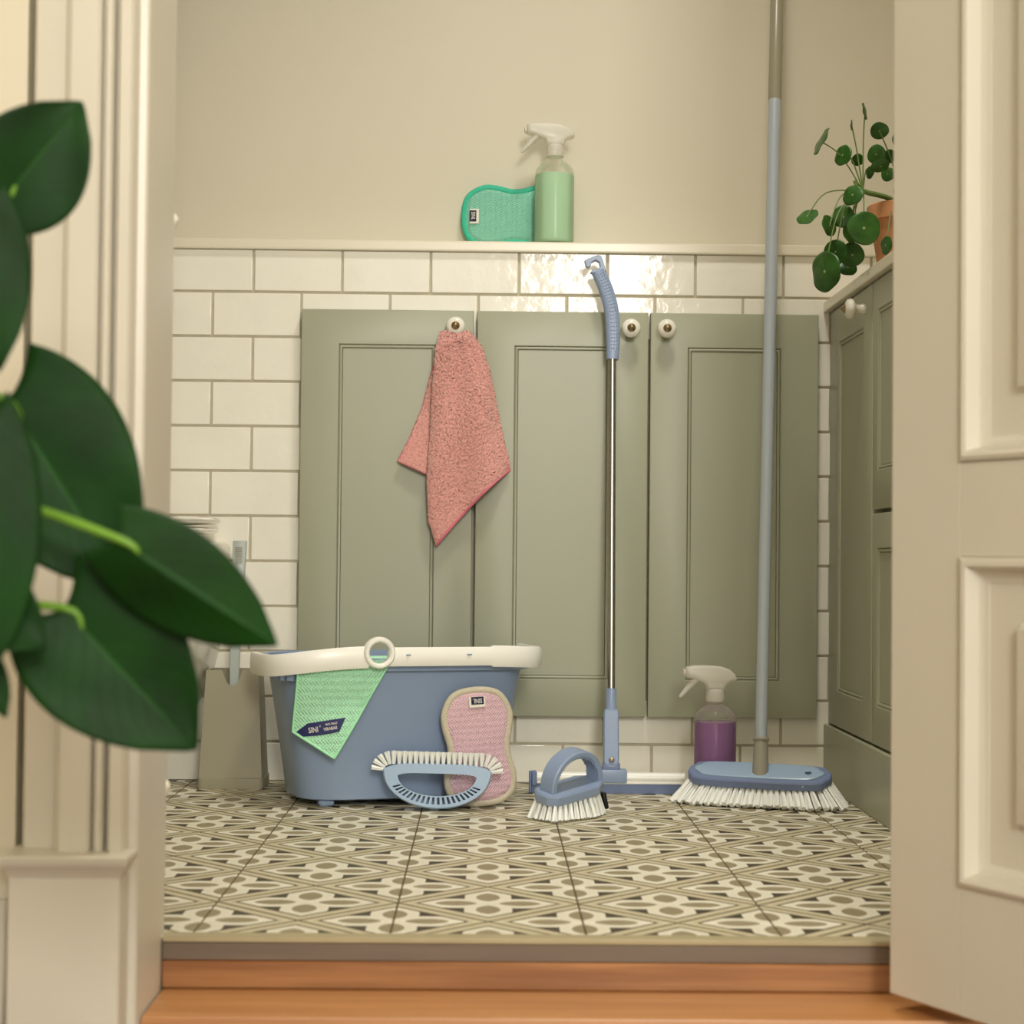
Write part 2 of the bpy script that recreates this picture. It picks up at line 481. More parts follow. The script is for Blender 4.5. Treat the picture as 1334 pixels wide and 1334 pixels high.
# --- wall with the doorway
HF = -.078             # hall floor level
wf = G().box(-1.6, -.0365, -1.378, -1.25, HF-.03, 2.45).box(-.0365, -.012, -1.352, -1.25, HF-.03, 2.45)
wf.box(RX+.02, 2.2, -1.33, -1.25, HF-.03, 2.45); wf.box(-.012, RX+.02, -1.372, -1.25, 2.06, 2.45)
struct(wf.obj('wall_front', 'hall_wall', angle=0), 'cream hall wall around the doorway', 'wall')
prof = [(-.0285, -1.350), (-.0285, -1.383), (-.025, -1.388), (.002, -1.390), (.006, -1.394), (.008, -1.404), (.012, -1.4075), (.036, -1.4085), (.039, -1.406), (.0405, -1.398), (.0425, -1.398), (.0435, -1.4075), (.046, -1.4105),
        (.0495, -1.4105), (.0515, -1.4075), (.0525, -1.396), (.0555, -1.396), (.0565, -1.409), (.059, -1.412), (.068, -1.412), (.0705, -1.409), (.0715, -1.3935), (.0725, -1.3915), (.079, -1.390), (.0812, -1.388), (JX, -1.384), (JX, -1.250), (JX-.004, -1.246), (.02, -1.246), (-.012, -1.25), (-.012, -1.350)]
fr = struct(G().rings([[(x, y, z) for x, y in prof] for z in (HF, 2.12)]).obj('trim_2', 'trim', angle=25), 'white moulded door frame on the plant side', 'door frame')
hin = G().lathe([(.0, .054), (.004, .0535), (.0066, .049), (.0066, .045), (.0045, .043), (.0034, .041), (.0024, .037), (.0024, -.040), (0, -.0405)], 14, cap0=False, cap1=False)
hme = hin.mesh('hinge', 50); hme.materials.append(MT['ceramic'])
for z in (.679, .101): inst('hinge', hme, fr, loc=(JX-.0035, -1.2425, z))
# plinth block with moulded cap
pb = G().box(-.029, .0735, -1.432, -1.36, HF, .088, .002)
capo = [(-.029, -1.432), (.0735, -1.432), (.0735, -1.36), (-.029, -1.36)]
pb.prism([(-.029, -1.432), (.0735, -1.432), (.0735, -1.36), (-.029, -1.36)], [(.001, .088), (0, .090), (-.002, .094), (-.0035, .0965), (-.0065, .100), (-.0075, .1035), (-.0075, .107), (-.006, .1085)])
struct(pb.obj('trim_3', 'trim', angle=30), 'white plinth block at the foot of the door frame', 'plinth block')
struct(G().box(-1.6, -.040, -1.392, -1.378, HF, .06, .003).obj('baseboard_left', 'trim'), 'white hall baseboard beside the plinth block', 'baseboard')
# right jamb and door head
struct(G().box(RX, RX+.02, -1.33, -1.246, HF, 2.08, .002).obj('trim_4', 'trim'), 'white door jamb behind the open door', 'door frame')
struct(G().box(JX-.004, RX+.004, -1.384, -1.246, 2.04, 2.07, .002).obj('trim_5', 'trim'), 'white head of the door frame', 'door frame')
# threshold
struct(G().box(JX+.001, RX, FY-.004, FY+.019, -.0050, .0008, .0012).obj('trim_6', 'tile_edge'), 'pale edge strip along the tiled floor', 'trim')
struct(G().box(JX+.001, RX, FY-.004, FY+.003, -.0226, -.0051, .001).obj('trim_7', 'strip'), 'grey strip under the tile edge', 'trim')
struct(G().box(JX+.001, RX, FY-.003, FY+.003, -.0510, -.0228, .0012).obj('trim_8', 'oak_riser'), 'oak riser below the bathroom floor', 'trim')
tr = G()
tr.prism([(JX+.0015, -1.258), (JX+.0015, -1.374), (RX, -1.374), (RX, -1.258)], [(0, HF), (0, -.0545), (.001, -.0518), (.003, -.0510)])
struct(tr.obj('trim_9', 'oak_tread', angle=40), 'light oak threshold board in the doorway', 'threshold')
# hall floor
hf = struct(G().box(-1.6, 2.2, -5.2, -1.20, HF-.03, HF-.012).obj('floor_hall', 'oak_floor', angle=0), 'oak plank hall floor', 'floor')
for k in range(0, 8):
    y1 = -1.376-.09*k
    G().box(-1.6, 2.2, y1-.0885, y1, HF-.012, HF, .001).obj('plank', 'oak_floor', hf)
G().box(-1.6, 2.2, -5.2, -1.376-.09*8, HF-.012, HF).obj('plank', 'oak_floor', hf, angle=0)

struct(G().box(-.56, -.50, -5.2, -1.372, HF, 2.45).obj('wall_hall_left', 'hall_wall', angle=0), 'hall side wall on the plant side', 'wall')
struct(G().box(2.0, 2.06, -5.2, -1.33, HF, 2.45).obj('wall_hall_right', 'hall_wall', angle=0), 'hall side wall beyond the open door', 'wall')
struct(G().box(-.56, 2.06, -5.2, -1.25, 2.45, 2.50).obj('ceiling_hall', 'hall_wall', angle=0), 'hall ceiling', 'ceiling')
# --- open panelled door on the right
dl = bpy.data.objects.new('door_1', None); COL.objects.link(dl)
struct(dl, 'open white panelled door with raised panels', 'door')
da = math.radians(29)
dl.matrix_world = frame((.800, -1.330, -.036), (math.sin(da), -math.cos(da), 0), (0, 0, 1))   # x along the leaf, y up, z out of the visible face
DW, DH, DT = .74, 2.06, .042
ST = .096; px = [(ST, .119, .425), (ST, .513, 1.98)]
g = G()
for (x0, x1, y0, y1) in ((0, ST, 0, DH), (DW-ST, DW, 0, DH), (ST, DW-ST, 0, .119), (ST, DW-ST, .425, .513), (ST, DW-ST, 1.98, DH)):
    g.box(x0, x1, y0, y1, -DT, 0, .0022 if x0 == 0 else .0004, 2)
g.obj('door_frame', 'door', dl, angle=15)
for x0, y0, y1 in px:
    x1 = DW-ST
    def rect(o, z): return [(x0+o, y0+o, z), (x1-o, y0+o, z), (x1-o, y1-o, z), (x0+o, y1-o, z)]
    G().rings([rect(0, -.003), rect(.001, .0035), (rect(.005, .0055)), rect(.009, .004), rect(.012, -.003), rect(.014, -.009), rect(.020, -.012), rect(.0235, -.0125), rect(.024, -.020)], False, False).obj('moulding', 'door', dl, angle=35)
    G().rings([rect(.020, -.030), rect(.020, -.0135), rect(.060, -.0135), rect(.0625, -.0115), rect(.066, -.0045), rect(.070, -.0035)]).obj('panel', 'door', dl, angle=30)

# ================================================================== CABINETS
def knob_parts(parent, loc, rotM):
    M = Matrix.Translation(loc) @ rotM
    k = G().lathe([(.0, 0), (.0085, 0), (.0088, .003), (.0075, .006), (.0066, .012), (.008, .0155), (.013, .0175), (.0158, .0205), (.0162, .0245), (.0145, .0285), (.010, .031), (.006, .0318), (0, .0318)], 28, cap0=False, cap1=False).obj('knob', 'ceramic', parent, 50)
    k.matrix_local = M
    c = G().lathe([(.0066, .031), (.0072, .0325), (.006, .0345), (.004, .0352), (.0032, .037), (.0015, .0385), (0, .0388)], 18, cap1=False).obj('knob_screw', 'brass', parent, 50)
    c.matrix_local = M
def cab_door(parent, w, h, inset=(.067, .062, .066), th=.02, name='door'):
    """door standing in local x/z, front at y = -th, origin lower left; inset = (side, top, bottom)"""
    sd, tp, bt = inset
    d = G()
    def rect(x0, x1, z0, z1, y): return [(x0, y, z0), (x1, y, z0), (x1, y, z1), (x0, y, z1)]
    d.rings([rect(0, w, 0, h, 0), rect(0, w, 0, h, -th+.002), rect(.0006, w-.0006, .0006, h-.0006, -th+.0006), rect(.002, w-.002, .002, h-.002, -th),
             rect(sd-.0035, w-sd+.0035, bt-.0035, h-tp+.0035, -th), rect(sd-.002, w-sd+.002, bt-.002, h-tp+.002, -th+.002), rect(sd-.002, w-sd+.002, bt-.002, h-tp+.002, -th+.006)], True, True)
    o = d.obj(name, 'sage', parent, angle=30)
    G().rings([rect(sd-.0016, w-sd+.0016, bt-.0016, h-tp+.0016, -th+.006), rect(sd-.0012, w-sd+.0012, bt-.0012, h-tp+.0012, -th+.0016), rect(sd+.0006, w-sd-.0006, bt+.0006, h-tp-.0006, -th+.0008), rect(sd+.0026, w-sd-.0026, bt+.0026, h-tp-.0026, -th+.0014), rect(sd+.0034, w-sd-.0034, bt+.0034, h-tp-.0034, -th+.0045)], False, False).obj('bead', 'sage', o, angle=30)
    G().rings([rect(sd+.003, w-sd-.003, bt+.003, h-tp-.003, -th+.006), rect(sd+.0042, w-sd-.0042, bt+.0042, h-tp-.0042, -th+.0032)], False, True).obj('panel', 'sage', o, angle=30)
    return o
labs = ['sage green built-in cabinet with the pink terry cloth on its knob', 'sage green built-in cabinet behind the steel squeegee pole', 'sage green built-in cabinet behind the broom, next to the corner']
for (x0, x1, kx), lb in zip(((.0858, .3790, .3485), (.3850, .6775, .6460), (.6812, .9690, .7068)), labs):
    t = thing('cabinet', lb, 'cabinet', (x0, -.005, .1150))
    G().box(.004, x1-x0-.004, 0, .0030, .004, .684).obj('body', 'sage', t, 0)
    d = cab_door(t, x1-x0, .6895)
    knob_parts(d, (kx-x0, -.02, .7745-.115), Matrix.Rotation(PI/2, 4, 'X'))

# base cabinets along the right wall, doors facing the room
CX = .990
def base_unit(y0, y1, lb, doors):
    t = thing('base_cabinet', lb, 'cabinet', (CX, y1, .106), -PI/2)       # local x runs towards the doorway, local -y out of the doors
    wd = y1-y0
    G().box(.001, wd-.001, .0205, .57, .0, .704).obj('body', 'sage', t, 0)
    for (a, b, z0, z1, ins, kn) in doors:
        e = bpy.data.objects.new('d', None)
        d = cab_door(t, b-a, z1-z0, ins); d.location = (a, .02, z0)
        if kn: knob_parts(d, (kn[0], -.02, kn[1]), Matrix.Rotation(PI/2, 4, 'X'))
    return t
t = base_unit(-.357, -.002, 'sage green base cabinet in the corner, with one tall door and a white knob', [(.028, .352, .002, .702, (.068, .062, .062), (.272, .668))])
G().box(.0, .027, .003, .0205, .0, .704, .001).obj('filler_strip', 'sage', t)
base_unit(-.80, -.358, 'sage green base cabinet with an upper and a lower front beside the corner unit', [(.002, .440, .356, .702, (.038, .048, .062), None), (.002, .440, .002, .350, (.038, .055, .062), None)])
tag(G().box(.981, 1.599, -.82, -.001, .811, .829, .0025, 2).obj('countertop', 'ledge', angle=15), 'white painted countertop on the corner base cabinets', 'countertop')
struct(G().box(.985, 1.58, -.82, -.001, 0, .1045, .0015).obj('baseboard_right', 'sage'), 'sage green plinth under the base cabinets', 'plinth')

# ================================================================== BUCKET AND WHAT HANGS ON IT
def sup(a, b, e, n=72, ph0=0, ph1=2*PI, full=True):
    out = []
    for k in range(n if full else n+1):
        p = ph0+(ph1-ph0)*k/n; c, s = math.cos(p), math.sin(p)
        out.append((math.copysign(abs(c)**(2/e), c)*a, math.copysign(abs(s)**(2/e), s)*b))
    return out
BA, BB, BE = .1985, .118, 4.2
BR = math.radians(17.5)
bk = thing('bucket', 'grey blue oblong plastic bucket with a folded white handle', 'bucket', (.259, -.202, 0), BR)
def bring(a, b, z, e=BE): return [(x, y, z) for x, y in sup(a, b, e)]
def wall_at(z): f = min(1, max(0, (z-.012)/.213)); return (.166+(.0325)*f**1.15, .098+.020*f**1.15)
zs = [.012, .016, .024, .05, .09, .13, .17, .20, .2075]
rg = [bring(.140, .072, .0085), bring(.158, .087, .009), bring(.165, .094, .011)]+[bring(*wall_at(z), z) for z in zs]
a, b = BA, BB
rg += [bring(a+.006, b+.006, .2080), bring(a+.008, b+.008, .2095), bring(a+.008, b+.008, .2255), bring(a+.006, b+.006, .2285), bring(a+.001, b+.001, .2290), bring(a-.002, b-.002, .2275)]
rg += [bring(wall_at(z)[0]-.003, wall_at(z)[1]-.003, z) for z in (.20, .12, .05, .02)]+[bring(.15, .09, .0125)]
G().rings(rg).obj('tub', 'bucket', bk, angle=35)
for sx in (-1, 1):
    for sy in (-1, 1):
        G().box(sx*.125-.012, sx*.125+.012, sy*.072-.010, sy*.072+.010, 0, .011, .003).obj('foot', 'bucket', bk)
# clips under the lip at the near end
for (px_, py_, r_, w_) in ((-.2, -.050, .0, .005), (-.2, -.068, .05, .003), (-.1965, -.085, .2, .003), (-.186, -.098, .9, .006), (.200, .03, 0, .006)):
    g = G().box(-.005, .003, -w_, w_, .194, .2085, .001)
    g.xf(Matrix.Translation((px_, py_, 0)) @ Matrix.Rotation(r_, 4, 'Z')).obj('clip', 'bucket', bk)
# folded handle: flat white band lying around the front of the rim
hp = sup(BA+.0225, BB+.0215, 4.1, 160, PI+.12*0, 2*PI, False)
hp = [(-BA-.0222, .030)]+hp+[(BA+.0222, .030)]
_p = [Vector(p) for p in hp]; _l = [0]
for i in range(1, len(_p)): _l.append(_l[-1]+(_p[i]-_p[i-1]).length)
hp = []; _k = 0
for q in range(201):                                     # even spacing along the band
    d_ = _l[-1]*q/200
    while _k < len(_p)-2 and _l[_k+1] < d_: _k += 1
    c_ = _p[_k].lerp(_p[_k+1], min(1, (d_-_l[_k])/max(1e-9, _l[_k+1]-_l[_k]))); hp.append((c_.x, c_.y))
secl = [(-.0045, -.5), (.003, -.5), (.0052, -.40), (.0058, 0), (.0052, .40), (.003, .5), (-.0045, .5), (-.0055, .42), (-.0055, -.42)]
rings = []
nh = len(hp)
for i, (x, y) in enumerate(hp):
    x2, y2 = hp[min(i+1, nh-1)]; x1, y1 = hp[max(i-1, 0)]
    t = Vector((x2-x1, y2-y1, 0)).normalized(); o = Vector((t.y, -t.x, 0))          # outward
    f = (x+BA)/(2*BA)
    sag = .012*max(0, 1-f/.35)**2 + .004*max(0, (f-.75)/.25)**2
    h = .033 + .004*math.cos((f-.5)*4)*0
    if .36 < f < .80: h = .0285                                                   # slimmer grip
    if f < .36: h = .033
    zc = .2315 - sag
    lo = [tuple(Vector((x, y, zc))+o*a_+Vector((0, 0, b_*h))) for a_, b_ in secl]
    rings.append(lo)
iL = max(i for i in range(nh) if hp[i][0] < -.074 and i < nh//2+40 and hp[i][1] < -.02); iR = min(i for i in range(nh) if hp[i][0] > -.048)
L_, R_ = rings[:iL+1], rings[iR:]
hd = G().rings(L_).rings(R_).obj('handle', 'white_pl', bk, angle=45)
# ring for pouring on the handle
rx, ry = -.061, -(BB+.0245)
R0, R1 = .0243, .0162
ann = []
for (r, y) in ((R1, -.006), (R1-.0002, .006), (R1+.002, .0085), (R0-.002, .0085), (R0, .006), (R0, -.005), (R0-.0025, -.0085), (R1+.0025, -.0085)):
    ann.append([(rx+r*math.cos(2*PI*k/40), ry+y, .2380+r*math.sin(2*PI*k/40)) for k in range(40)])
G().rings(ann, closed=True).obj('handle_ring', 'white_pl', bk, angle=40)
for x in (-.016, .081):
    G().box(x-.0035, x+.0035, ry-.0060, ry+.004, .2340, .2356, .0003).obj('slot', 'bucket', hd)

# mint cloth over the rim
ct = thing('cleaning_cloth', 'mint green waffle cloth with a navy label draped over the bucket rim', 'cloth', (.259, -.202, 0), BR)
def lip(lx, off=0):
    A, B = BA+.0095+off, BB+.0095+off
    q = max(0, 1-abs(lx/A)**BE)**(1/BE); return -B*q
def cloth(u, v):
    # v<0 : over the lip into the bucket;  v 0..1 : hanging outside
    xl = -.1775+(-.1835+.1775)*max(v, 0); xr = -.041+(-.1250+.041)*max(v, 0)
    lx = xl+(xr-xl)*u
    zb = (.1175+(.0790-.1175)*u)
    bulge = .0035*math.sin(PI*max(0, v))*math.sin(PI*u*1.0)
    if v >= 0:
        z = .222+(zb-.222)*v
        lx += .004*math.sin(PI*v)*u*0
        y = lip(lx if abs(lx) < .19 else math.copysign(.19, lx)) - .0012 - .004*math.sin(v*5+u*4)*v*(1-v)*2 - .003*v + .006*v*v*(1-u)
        return (lx, y, z)
    t = -v/.35
    if t < .3:
        s = t/.3; y0 = lip(lx)-.0012
        return (lx, y0+.015*s, .222+.0095*math.sin(s*PI*.5)*1.0)
    s = (t-.3)/.7
    return (lx, lip(lx)+.0138+.020*s, .2315-.05*s)
NV = 70
g = G().grid(lambda p, q: cloth(q, -.35+1.35*p), 90, 40, True)
o = g.obj('weave', 'waffle', ct, angle=60); solidify(o, .0016)
hem = [cloth(0, v) for v in [k/24 for k in range(25)]]+[cloth(u, 1) for u in [k/16 for k in range(1, 17)]]+[cloth(1, 1-v) for v in [k/24 for k in range(1, 25)]]
hem = [(x, y-.0006, z) for x, y, z in hem]
G().tube(hem, .0019, 8).obj('hem', 'mint_hem', ct, angle=60)
# label: X,Z in cloth frame
def ctp(px_, py_):        # position on the hanging face, from offsets measured on the cloth
    return px_, py_
top_e = [(-.1790, .1180), (-.1640, .1310), (-.1440, .1345), (-.1235, .1378), (-.1085, .1402)]
bot_e = [(-.1790, .1180), (-.1700, .1110), (-.1500, .1130), (-.1290, .1165), (-.1180, .1190)]
def on_cloth(x, z, d):
    v = .85; best = None
    for k in range(6):
        xl = -.1775-.006*v; xr = -.041-.084*v; u = (x-xl)/(xr-xl); zb = .1175-.0385*u; v = (z-.222)/(zb-.222)
    return (x, cloth(min(max(u, 0), 1), min(max(v, 0), 1))[1]-d, z)
def lab(p, q):
    i = min(int(p*4), 3); f = p*4-i
    a = Vector(top_e[i]).lerp(Vector(top_e[i+1]), f); b_ = Vector(bot_e[i]).lerp(Vector(bot_e[i+1]), f)
    c = a.lerp(b_, q); return on_cloth(c.x, c.y, .0016)
lb = G().grid(lab, 16, 5).obj('label', 'navy', ct, angle=60)
xa = Vector((.055, -.012, .0085))
for (s, x, z, sz, b_, sq) in (('SINI', -.1560, .1212, .0118, .00012, .74), ('®', -.1465, .1270, .0036, 0, 1), ('WC-TRAT', -.1300, .1308, .0044, .0001, .92), ('VIRABAB', -.1315, .1239, .0066, .0001, .8)):
    p = on_cloth(x, z, .0034); xa = Vector(on_cloth(x+.009, z+.0014, .0034))-Vector(on_cloth(x-.009, z-.0014, .0034))
    text('lettering', s, sz, 'silver', lb, frame(p, xa, (0, 0, 1)), .0002, b_, sq)

# ================================================================== CLEANING PADS
PAD = [(0, .0855), (.034, .0785), (.0502, .052), (.0492, .028), (.0435, .003), (.0448, -.020), (.0512, -.045), (.0475, -.068), (.030, -.0815), (0, -.0855)]
PAD = PAD + [(-x, z) for x, z in reversed(PAD[1:-1])]
def make_pad(name, label, loc, rot, knitm, pipem, group):
    t = thing(name, label, 'cleaning pad', loc, rot=rot, group=group)
    out = [(p.x, p.y) for p in closed_path([(x, z, 0) for x, z in PAD], 96)]
    if sum(out[i][0]*out[(i+1) % 96][1]-out[(i+1) % 96][0]*out[i][1] for i in range(96)) < 0: out.reverse()
    g = G().prism(out, [(.004, .0085), (.0, .0045), (.0, -.0045), (.004, -.0085), (.009, -.0104)])
    sc = [[(x*k_, y*k_, z_) for x, y, _ in [g.v[-96+i] for i in range(96)]] for k_, z_ in ((1, -.0104), (.8, -.0112), (.5, -.0118), (.2, -.0120))]
    g.f.pop(); g.rings(sc, False, True)
    g.v = [(x, z, y) for x, y, z in g.v]
    g.obj('knit_face', knitm, t, angle=60)
    G().tube([(x*1.01, -.0035, z*1.01) for x, z in out], .0058, 10, closed=True).obj('piping', pipem, t, angle=60)
    tg = G().box(-.0135, .0125, -.0140, -.0118, .0600, .0765, .0004).obj('tag', 'tag_white', t)
    G().box(-.0100, .0098, -.0146, -.0138, .0645, .0762, .0002).obj('tag_print', 'tag_navy', tg)
    text('lettering', 'SINI.', .0100, 'silver', tg, frame((0, -.0148, .0702), (-1, 0, 0), (0, 0, -1)), .0001, .0001, .74)
    return t
make_pad('cleaning_pad', 'pink knit peanut-shaped cleaning pad with beige piping leaning on the bucket', (.3945, -.3010, .0925), (math.radians(-4), math.radians(-3), math.radians(14)), 'knit_pink', 'piping_beige', 'knitted cleaning pads')
make_pad('cleaning_pad', 'turquoise knit cleaning pad standing on the ledge behind the mint spray bottle', (.4460, .0815, .9852), (math.radians(-3), math.radians(-90), 0), 'knit_teal', 'piping_teal', 'knitted cleaning pads')

# ================================================================== BRUSHES
def tuft_mesh(name, n=9, r0=.5, r1=1.0, seed=1):
    """unit tuft along +z (length 1), radius scaled later"""
    rnd = random.Random(seed); rs = []
    for z, r in ((0, r0), (.55, (r0+r1)*.52), (1, r1)):
        rs.append([((r*(1 if j % 2 else .72))*math.cos(2*PI*j/n/2*1.0), (r*(1 if j % 2 else .72))*math.sin(2*PI*j/n/2*1.0), z+(rnd.uniform(-.05, .02) if z == 1 else 0)) for j in range(n*2)])
    me = G().rings(rs).mesh(name, 20); me.materials.append(MT['bristle']); return me
TUFTS = [tuft_mesh('bristle_tuft', 6, .55, 1.0, k) for k in range(4)]
def tuft(parent, base, tip, r, k=0):
    b, t = Vector(base), Vector(tip); d = t-b
    q = d.to_track_quat('Z', 'X').to_matrix().to_4x4()
    M = Matrix.Translation(b) @ q @ Matrix.Diagonal((r, r, d.length, 1))
    o = bpy.data.objects.new('bristle_tuft', TUFTS[k % 4]); COL.objects.link(o); o.parent = parent; o.matrix_local = M
    return o

# D-handled scrub brush standing on its handle, leaning on the bucket
sb = thing('scrub_brush', 'blue D-handled scrub brush with white bristles leaning against the bucket', 'scrub brush', (.3325, -.352, .003), rot=(math.radians(-6), math.radians(1.2), 0))
NA, NT_ = 111, 30
outer, inner = [], []
for k in range(NA+1):
    ph = PI*k/NA
    outer.append((-.0825*math.cos(ph), .058-.058*math.sin(ph)**.92)); inner.append((-.0600*math.cos(ph)*(1 if abs(math.cos(ph)) < .9 else .99), .0490-.0300*math.sin(ph)**1.0))
for k in range(1, NT_):
    f = k/NT_; x = .0825-.165*f
    e = 1-abs(1-2*f)**5
    outer.append((x*(1-.03*(1-e)) if 0 else x, .058+.0095*e)); inner.append((.0600-.12*f, .0490+.0040*(1-abs(1-2*f)**6)))
N = len(outer)
FR = [0, .10, .36, .92, 1]
T = .013
g = G()
def pt(i, r, y): 
    i %= N; f = FR[r]; x = outer[i][0]*(1-f)+inner[i][0]*f; z = outer[i][1]*(1-f)+inner[i][1]*f; return (x, y, z)
def hgt(i, r):
    i %= N
    if r == 0: return None
    if r == 2 and i < NA and 16 <= i < NA-16 and (i-16) % 4 < 2: return T-.0015
    return -T
for i in range(N):
    j = i+1
    # outer rounded edge, back face, inner edge
    g.add([pt(i, 0, -T+.004), pt(j, 0, -T+.004), pt(j, 1, -T), pt(i, 1, -T)], [(0, 1, 2, 3)])
    g.add([pt(i, 0, -T+.004), pt(j, 0, -T+.004), pt(j, 0, T-.004), pt(i, 0, T-.004)], [(0, 1, 2, 3)])
    g.add([pt(i, 0, T-.004), pt(j, 0, T-.004), pt(j, 1, T), pt(i, 1, T)], [(0, 1, 2, 3)])
    g.add([pt(i, 1, T), pt(j, 1, T), pt(j, 4, T), pt(i, 4, T)], [(0, 1, 2, 3)])
    g.add([pt(i, 4, -T), pt(j, 4, -T), pt(j, 4, T), pt(i, 4, T)], [(0, 1, 2, 3)])
    for r in (1, 2, 3):
        h = hgt(i, r)
        g.add([pt(i, r, h), pt(j, r, h), pt(j, r+1, h), pt(i, r+1, h)], [(0, 1, 2, 3)])
        if h > -T:
            g.add([pt(i, r, h), pt(j, r, h), pt(j, r, -T), pt(i, r, -T)], [(0, 1, 2, 3)])
            g.add([pt(i, r+1, h), pt(j, r+1, h), pt(j, r+1, -T), pt(i, r+1, -T)], [(0, 1, 2, 3)])
            for q in (i, j):
                if hgt(q if q == j else i-1, r) == -T: g.add([pt(q, r, h), pt(q, r+1, h), pt(q, r+1, -T), pt(q, r, -T)], [(0, 1, 2, 3)])
b_ = bmesh.new(); me = bpy.data.meshes.new('tmp'); me.from_pydata(g.v, [], g.f); b_.from_mesh(me); bmesh.ops.remove_doubles(b_, verts=b_.verts, dist=1e-6)
b_.verts.index_update(); g2 = G().add([v.co[:] for v in b_.verts], [[v.index for v in f.verts] for f in b_.faces]); b_.free()
dh = g2.obj('handle', 'blue_light', sb, angle=28)
# bristle row around the straight side
k = 0
for y in (-.0075, 0, .0075):
    for i in range(25):
        f = i/24
        if f < .16: a = 1-f/.16; x = -.0680-.0125*math.sin(a*PI/2); z = .0655-.0085*(1-math.cos(a*PI/2)); ang = a*1.42
        elif f > .84: a = (f-.84)/.16; x = .0680+.0125*math.sin(a*PI/2); z = .0655-.0085*(1-math.cos(a*PI/2)); ang = -a*1.42
        else: x = -.0680+.1360*(f-.16)/.68; z = .0655; ang = 0
        ln = .0195
        tuft(sb, (x, y, z), (x-math.sin(ang)*ln, y*1.35, z+math.cos(ang)*ln), .0041, k); k += 1

# small hand brush with an arched grip
hb = thing('scrub_brush', 'small grey blue scrub brush with an arched ribbed handle, bristles down', 'scrub brush', (.5340, -.416, 0), math.radians(40))
HT = Matrix.Translation((0, 0, .040)) @ Matrix.Rotation(math.radians(13), 4, (math.cos(math.radians(40)), -math.sin(math.radians(40)), 0)) @ Matrix.Translation((0, 0, -.040))
po = [(-.060, -.012), (-.050, -.026), (.030, -.028), (.052, -.014), (.060, -.001), (.060, .001), (.052, .014), (.030, .028), (-.050, .026), (-.060, .012)]
pl = G().prism(po, [(.003, .0335), (.001, .0345), (0, .037), (0, .0465), (.002, .0495), (.004, .0500)]).xf(HT).obj('plate', 'blue', hb, angle=30)
g = G(); rs = []
for k in range(33):
    ph = PI*k/32; x, z = -.047*math.cos(ph), .046+.053*abs(math.sin(ph))**.85
    nx, nz = -math.cos(ph), math.sin(ph)
    wdt = .0150; th = .0045
    rs.append([(x+nx*b*th, a*wdt, z+nz*b*th) for a, b in ((-1, -.6), (-1, .6), (-.85, 1), (.85, 1), (1, .6), (1, -.6), (.85, -1), (-.85, -1))])
gr_ = g.rings(rs).xf(HT).obj('grip', 'blue', hb, angle=35)
for k in range(5, 28):
    ph = PI*k/32; x, z = -.047*math.cos(ph), .046+.053*abs(math.sin(ph))**.85
    nx, nz = -math.cos(ph), math.sin(ph)
    bx = G().box(-.0008, .0008, -.0125, .0125, -.0068, -.004)
    bx.xf(HT @ Matrix.Translation((x, 0, z)) @ frame((0, 0, 0), (nz, 0, -nx), (0, 1, 0)))
    r_ = bx.obj('grip_rib', 'blue', gr_, angle=0)
k = 0
for i in range(11):
    for j in range(5):
        x = -.050+.0095*i; lim = .020 if i < 8 else .020-(i-7)*.0045; y = -lim+2*lim*j/4
        tuft(hb, HT @ Vector((x, y, .035)), (x*1.22+.002, y*1.35, .0022), .0046, k); k += 1
G().box(.0545, .0605, -.011, .011, .008, .0335, .001).xf(Matrix.Translation((.056, 0, .0335)) @ Matrix.Rotation(math.radians(-16), 4, 'Y') @ Matrix.Translation((-.056, 0, -.0335))).obj('scraper', 'black', hb)

# ================================================================== SQUEEGEE
sq = thing('squeegee', 'floor squeegee with blue head, steel pole and curved blue handle', 'squeegee', (.6085, -.138, 0))
G().box(-.1265, .1255, -.0030, .0010, .0005, .0200, .0006).xf(Matrix.Rotation(math.radians(5), 4, 'X')).obj('blade', 'blue_mid', sq)
G().tube([(-.122, .0, .0265), (.1235, .0, .0265)], .0088, 16).obj('channel', 'white_pl', sq)
G().box(-.120, .1235, -.0078, .0078, .0165, .0215, .001).obj('channel_lip', 'white_pl', sq)
for x in (-.1265,):
    G().box(x-.0005, x+.0085, -.0105, .0105, .0130, .0365, .002).obj('end_cap', 'blue_mid', sq)
G().box(-.1310, -.1265, -.0065, .004, .0015, .0365, .001).obj('end_clip', 'blue_mid', sq)
G().box(-.0375, .0290, -.0118, .0110, .0180, .0405, .0035, 2).obj('clamp', 'blue', sq)
ln = Vector((.612-.6085, -.14+.138, .17)).normalized()
P0 = Vector((.0030, .0, .0400)); P1 = Vector((.0032, .0108, .137)); P2 = Vector((.0035, .0146, .171)); P3 = Vector((.0050, .0735, .7216))
out = [(.0128*math.cos(PI+PI*k/12), .0035+.0128*math.sin(PI+PI*k/12)+.0128) for k in range(13)]+[(.0122, .095), (.0105, .099), (-.0105, .099), (-.0122, .095)]
g = G().prism(out, [(.002, -.0095), (0, -.0075), (0, .0075), (.002, .0095)]); g.v = [(x, -y if 0 else y, z) for x, z, y in g.v]
nk = g.xf(Matrix.Translation(P0+Vector((0, 0, -.002))) @ Matrix.Rotation(math.radians(-6.1), 4, 'X')).obj('neck', 'blue', sq, angle=35)
g = G().prism([(.0090*math.cos(2*PI*k/20), .035+(.026 if math.sin(2*PI*k/20) > 0 else -.010)+.0090*math.sin(2*PI*k/20)) for k in range(20)], [(0, -.0096), (.0012, -.0086), (.0016, -.0078)])
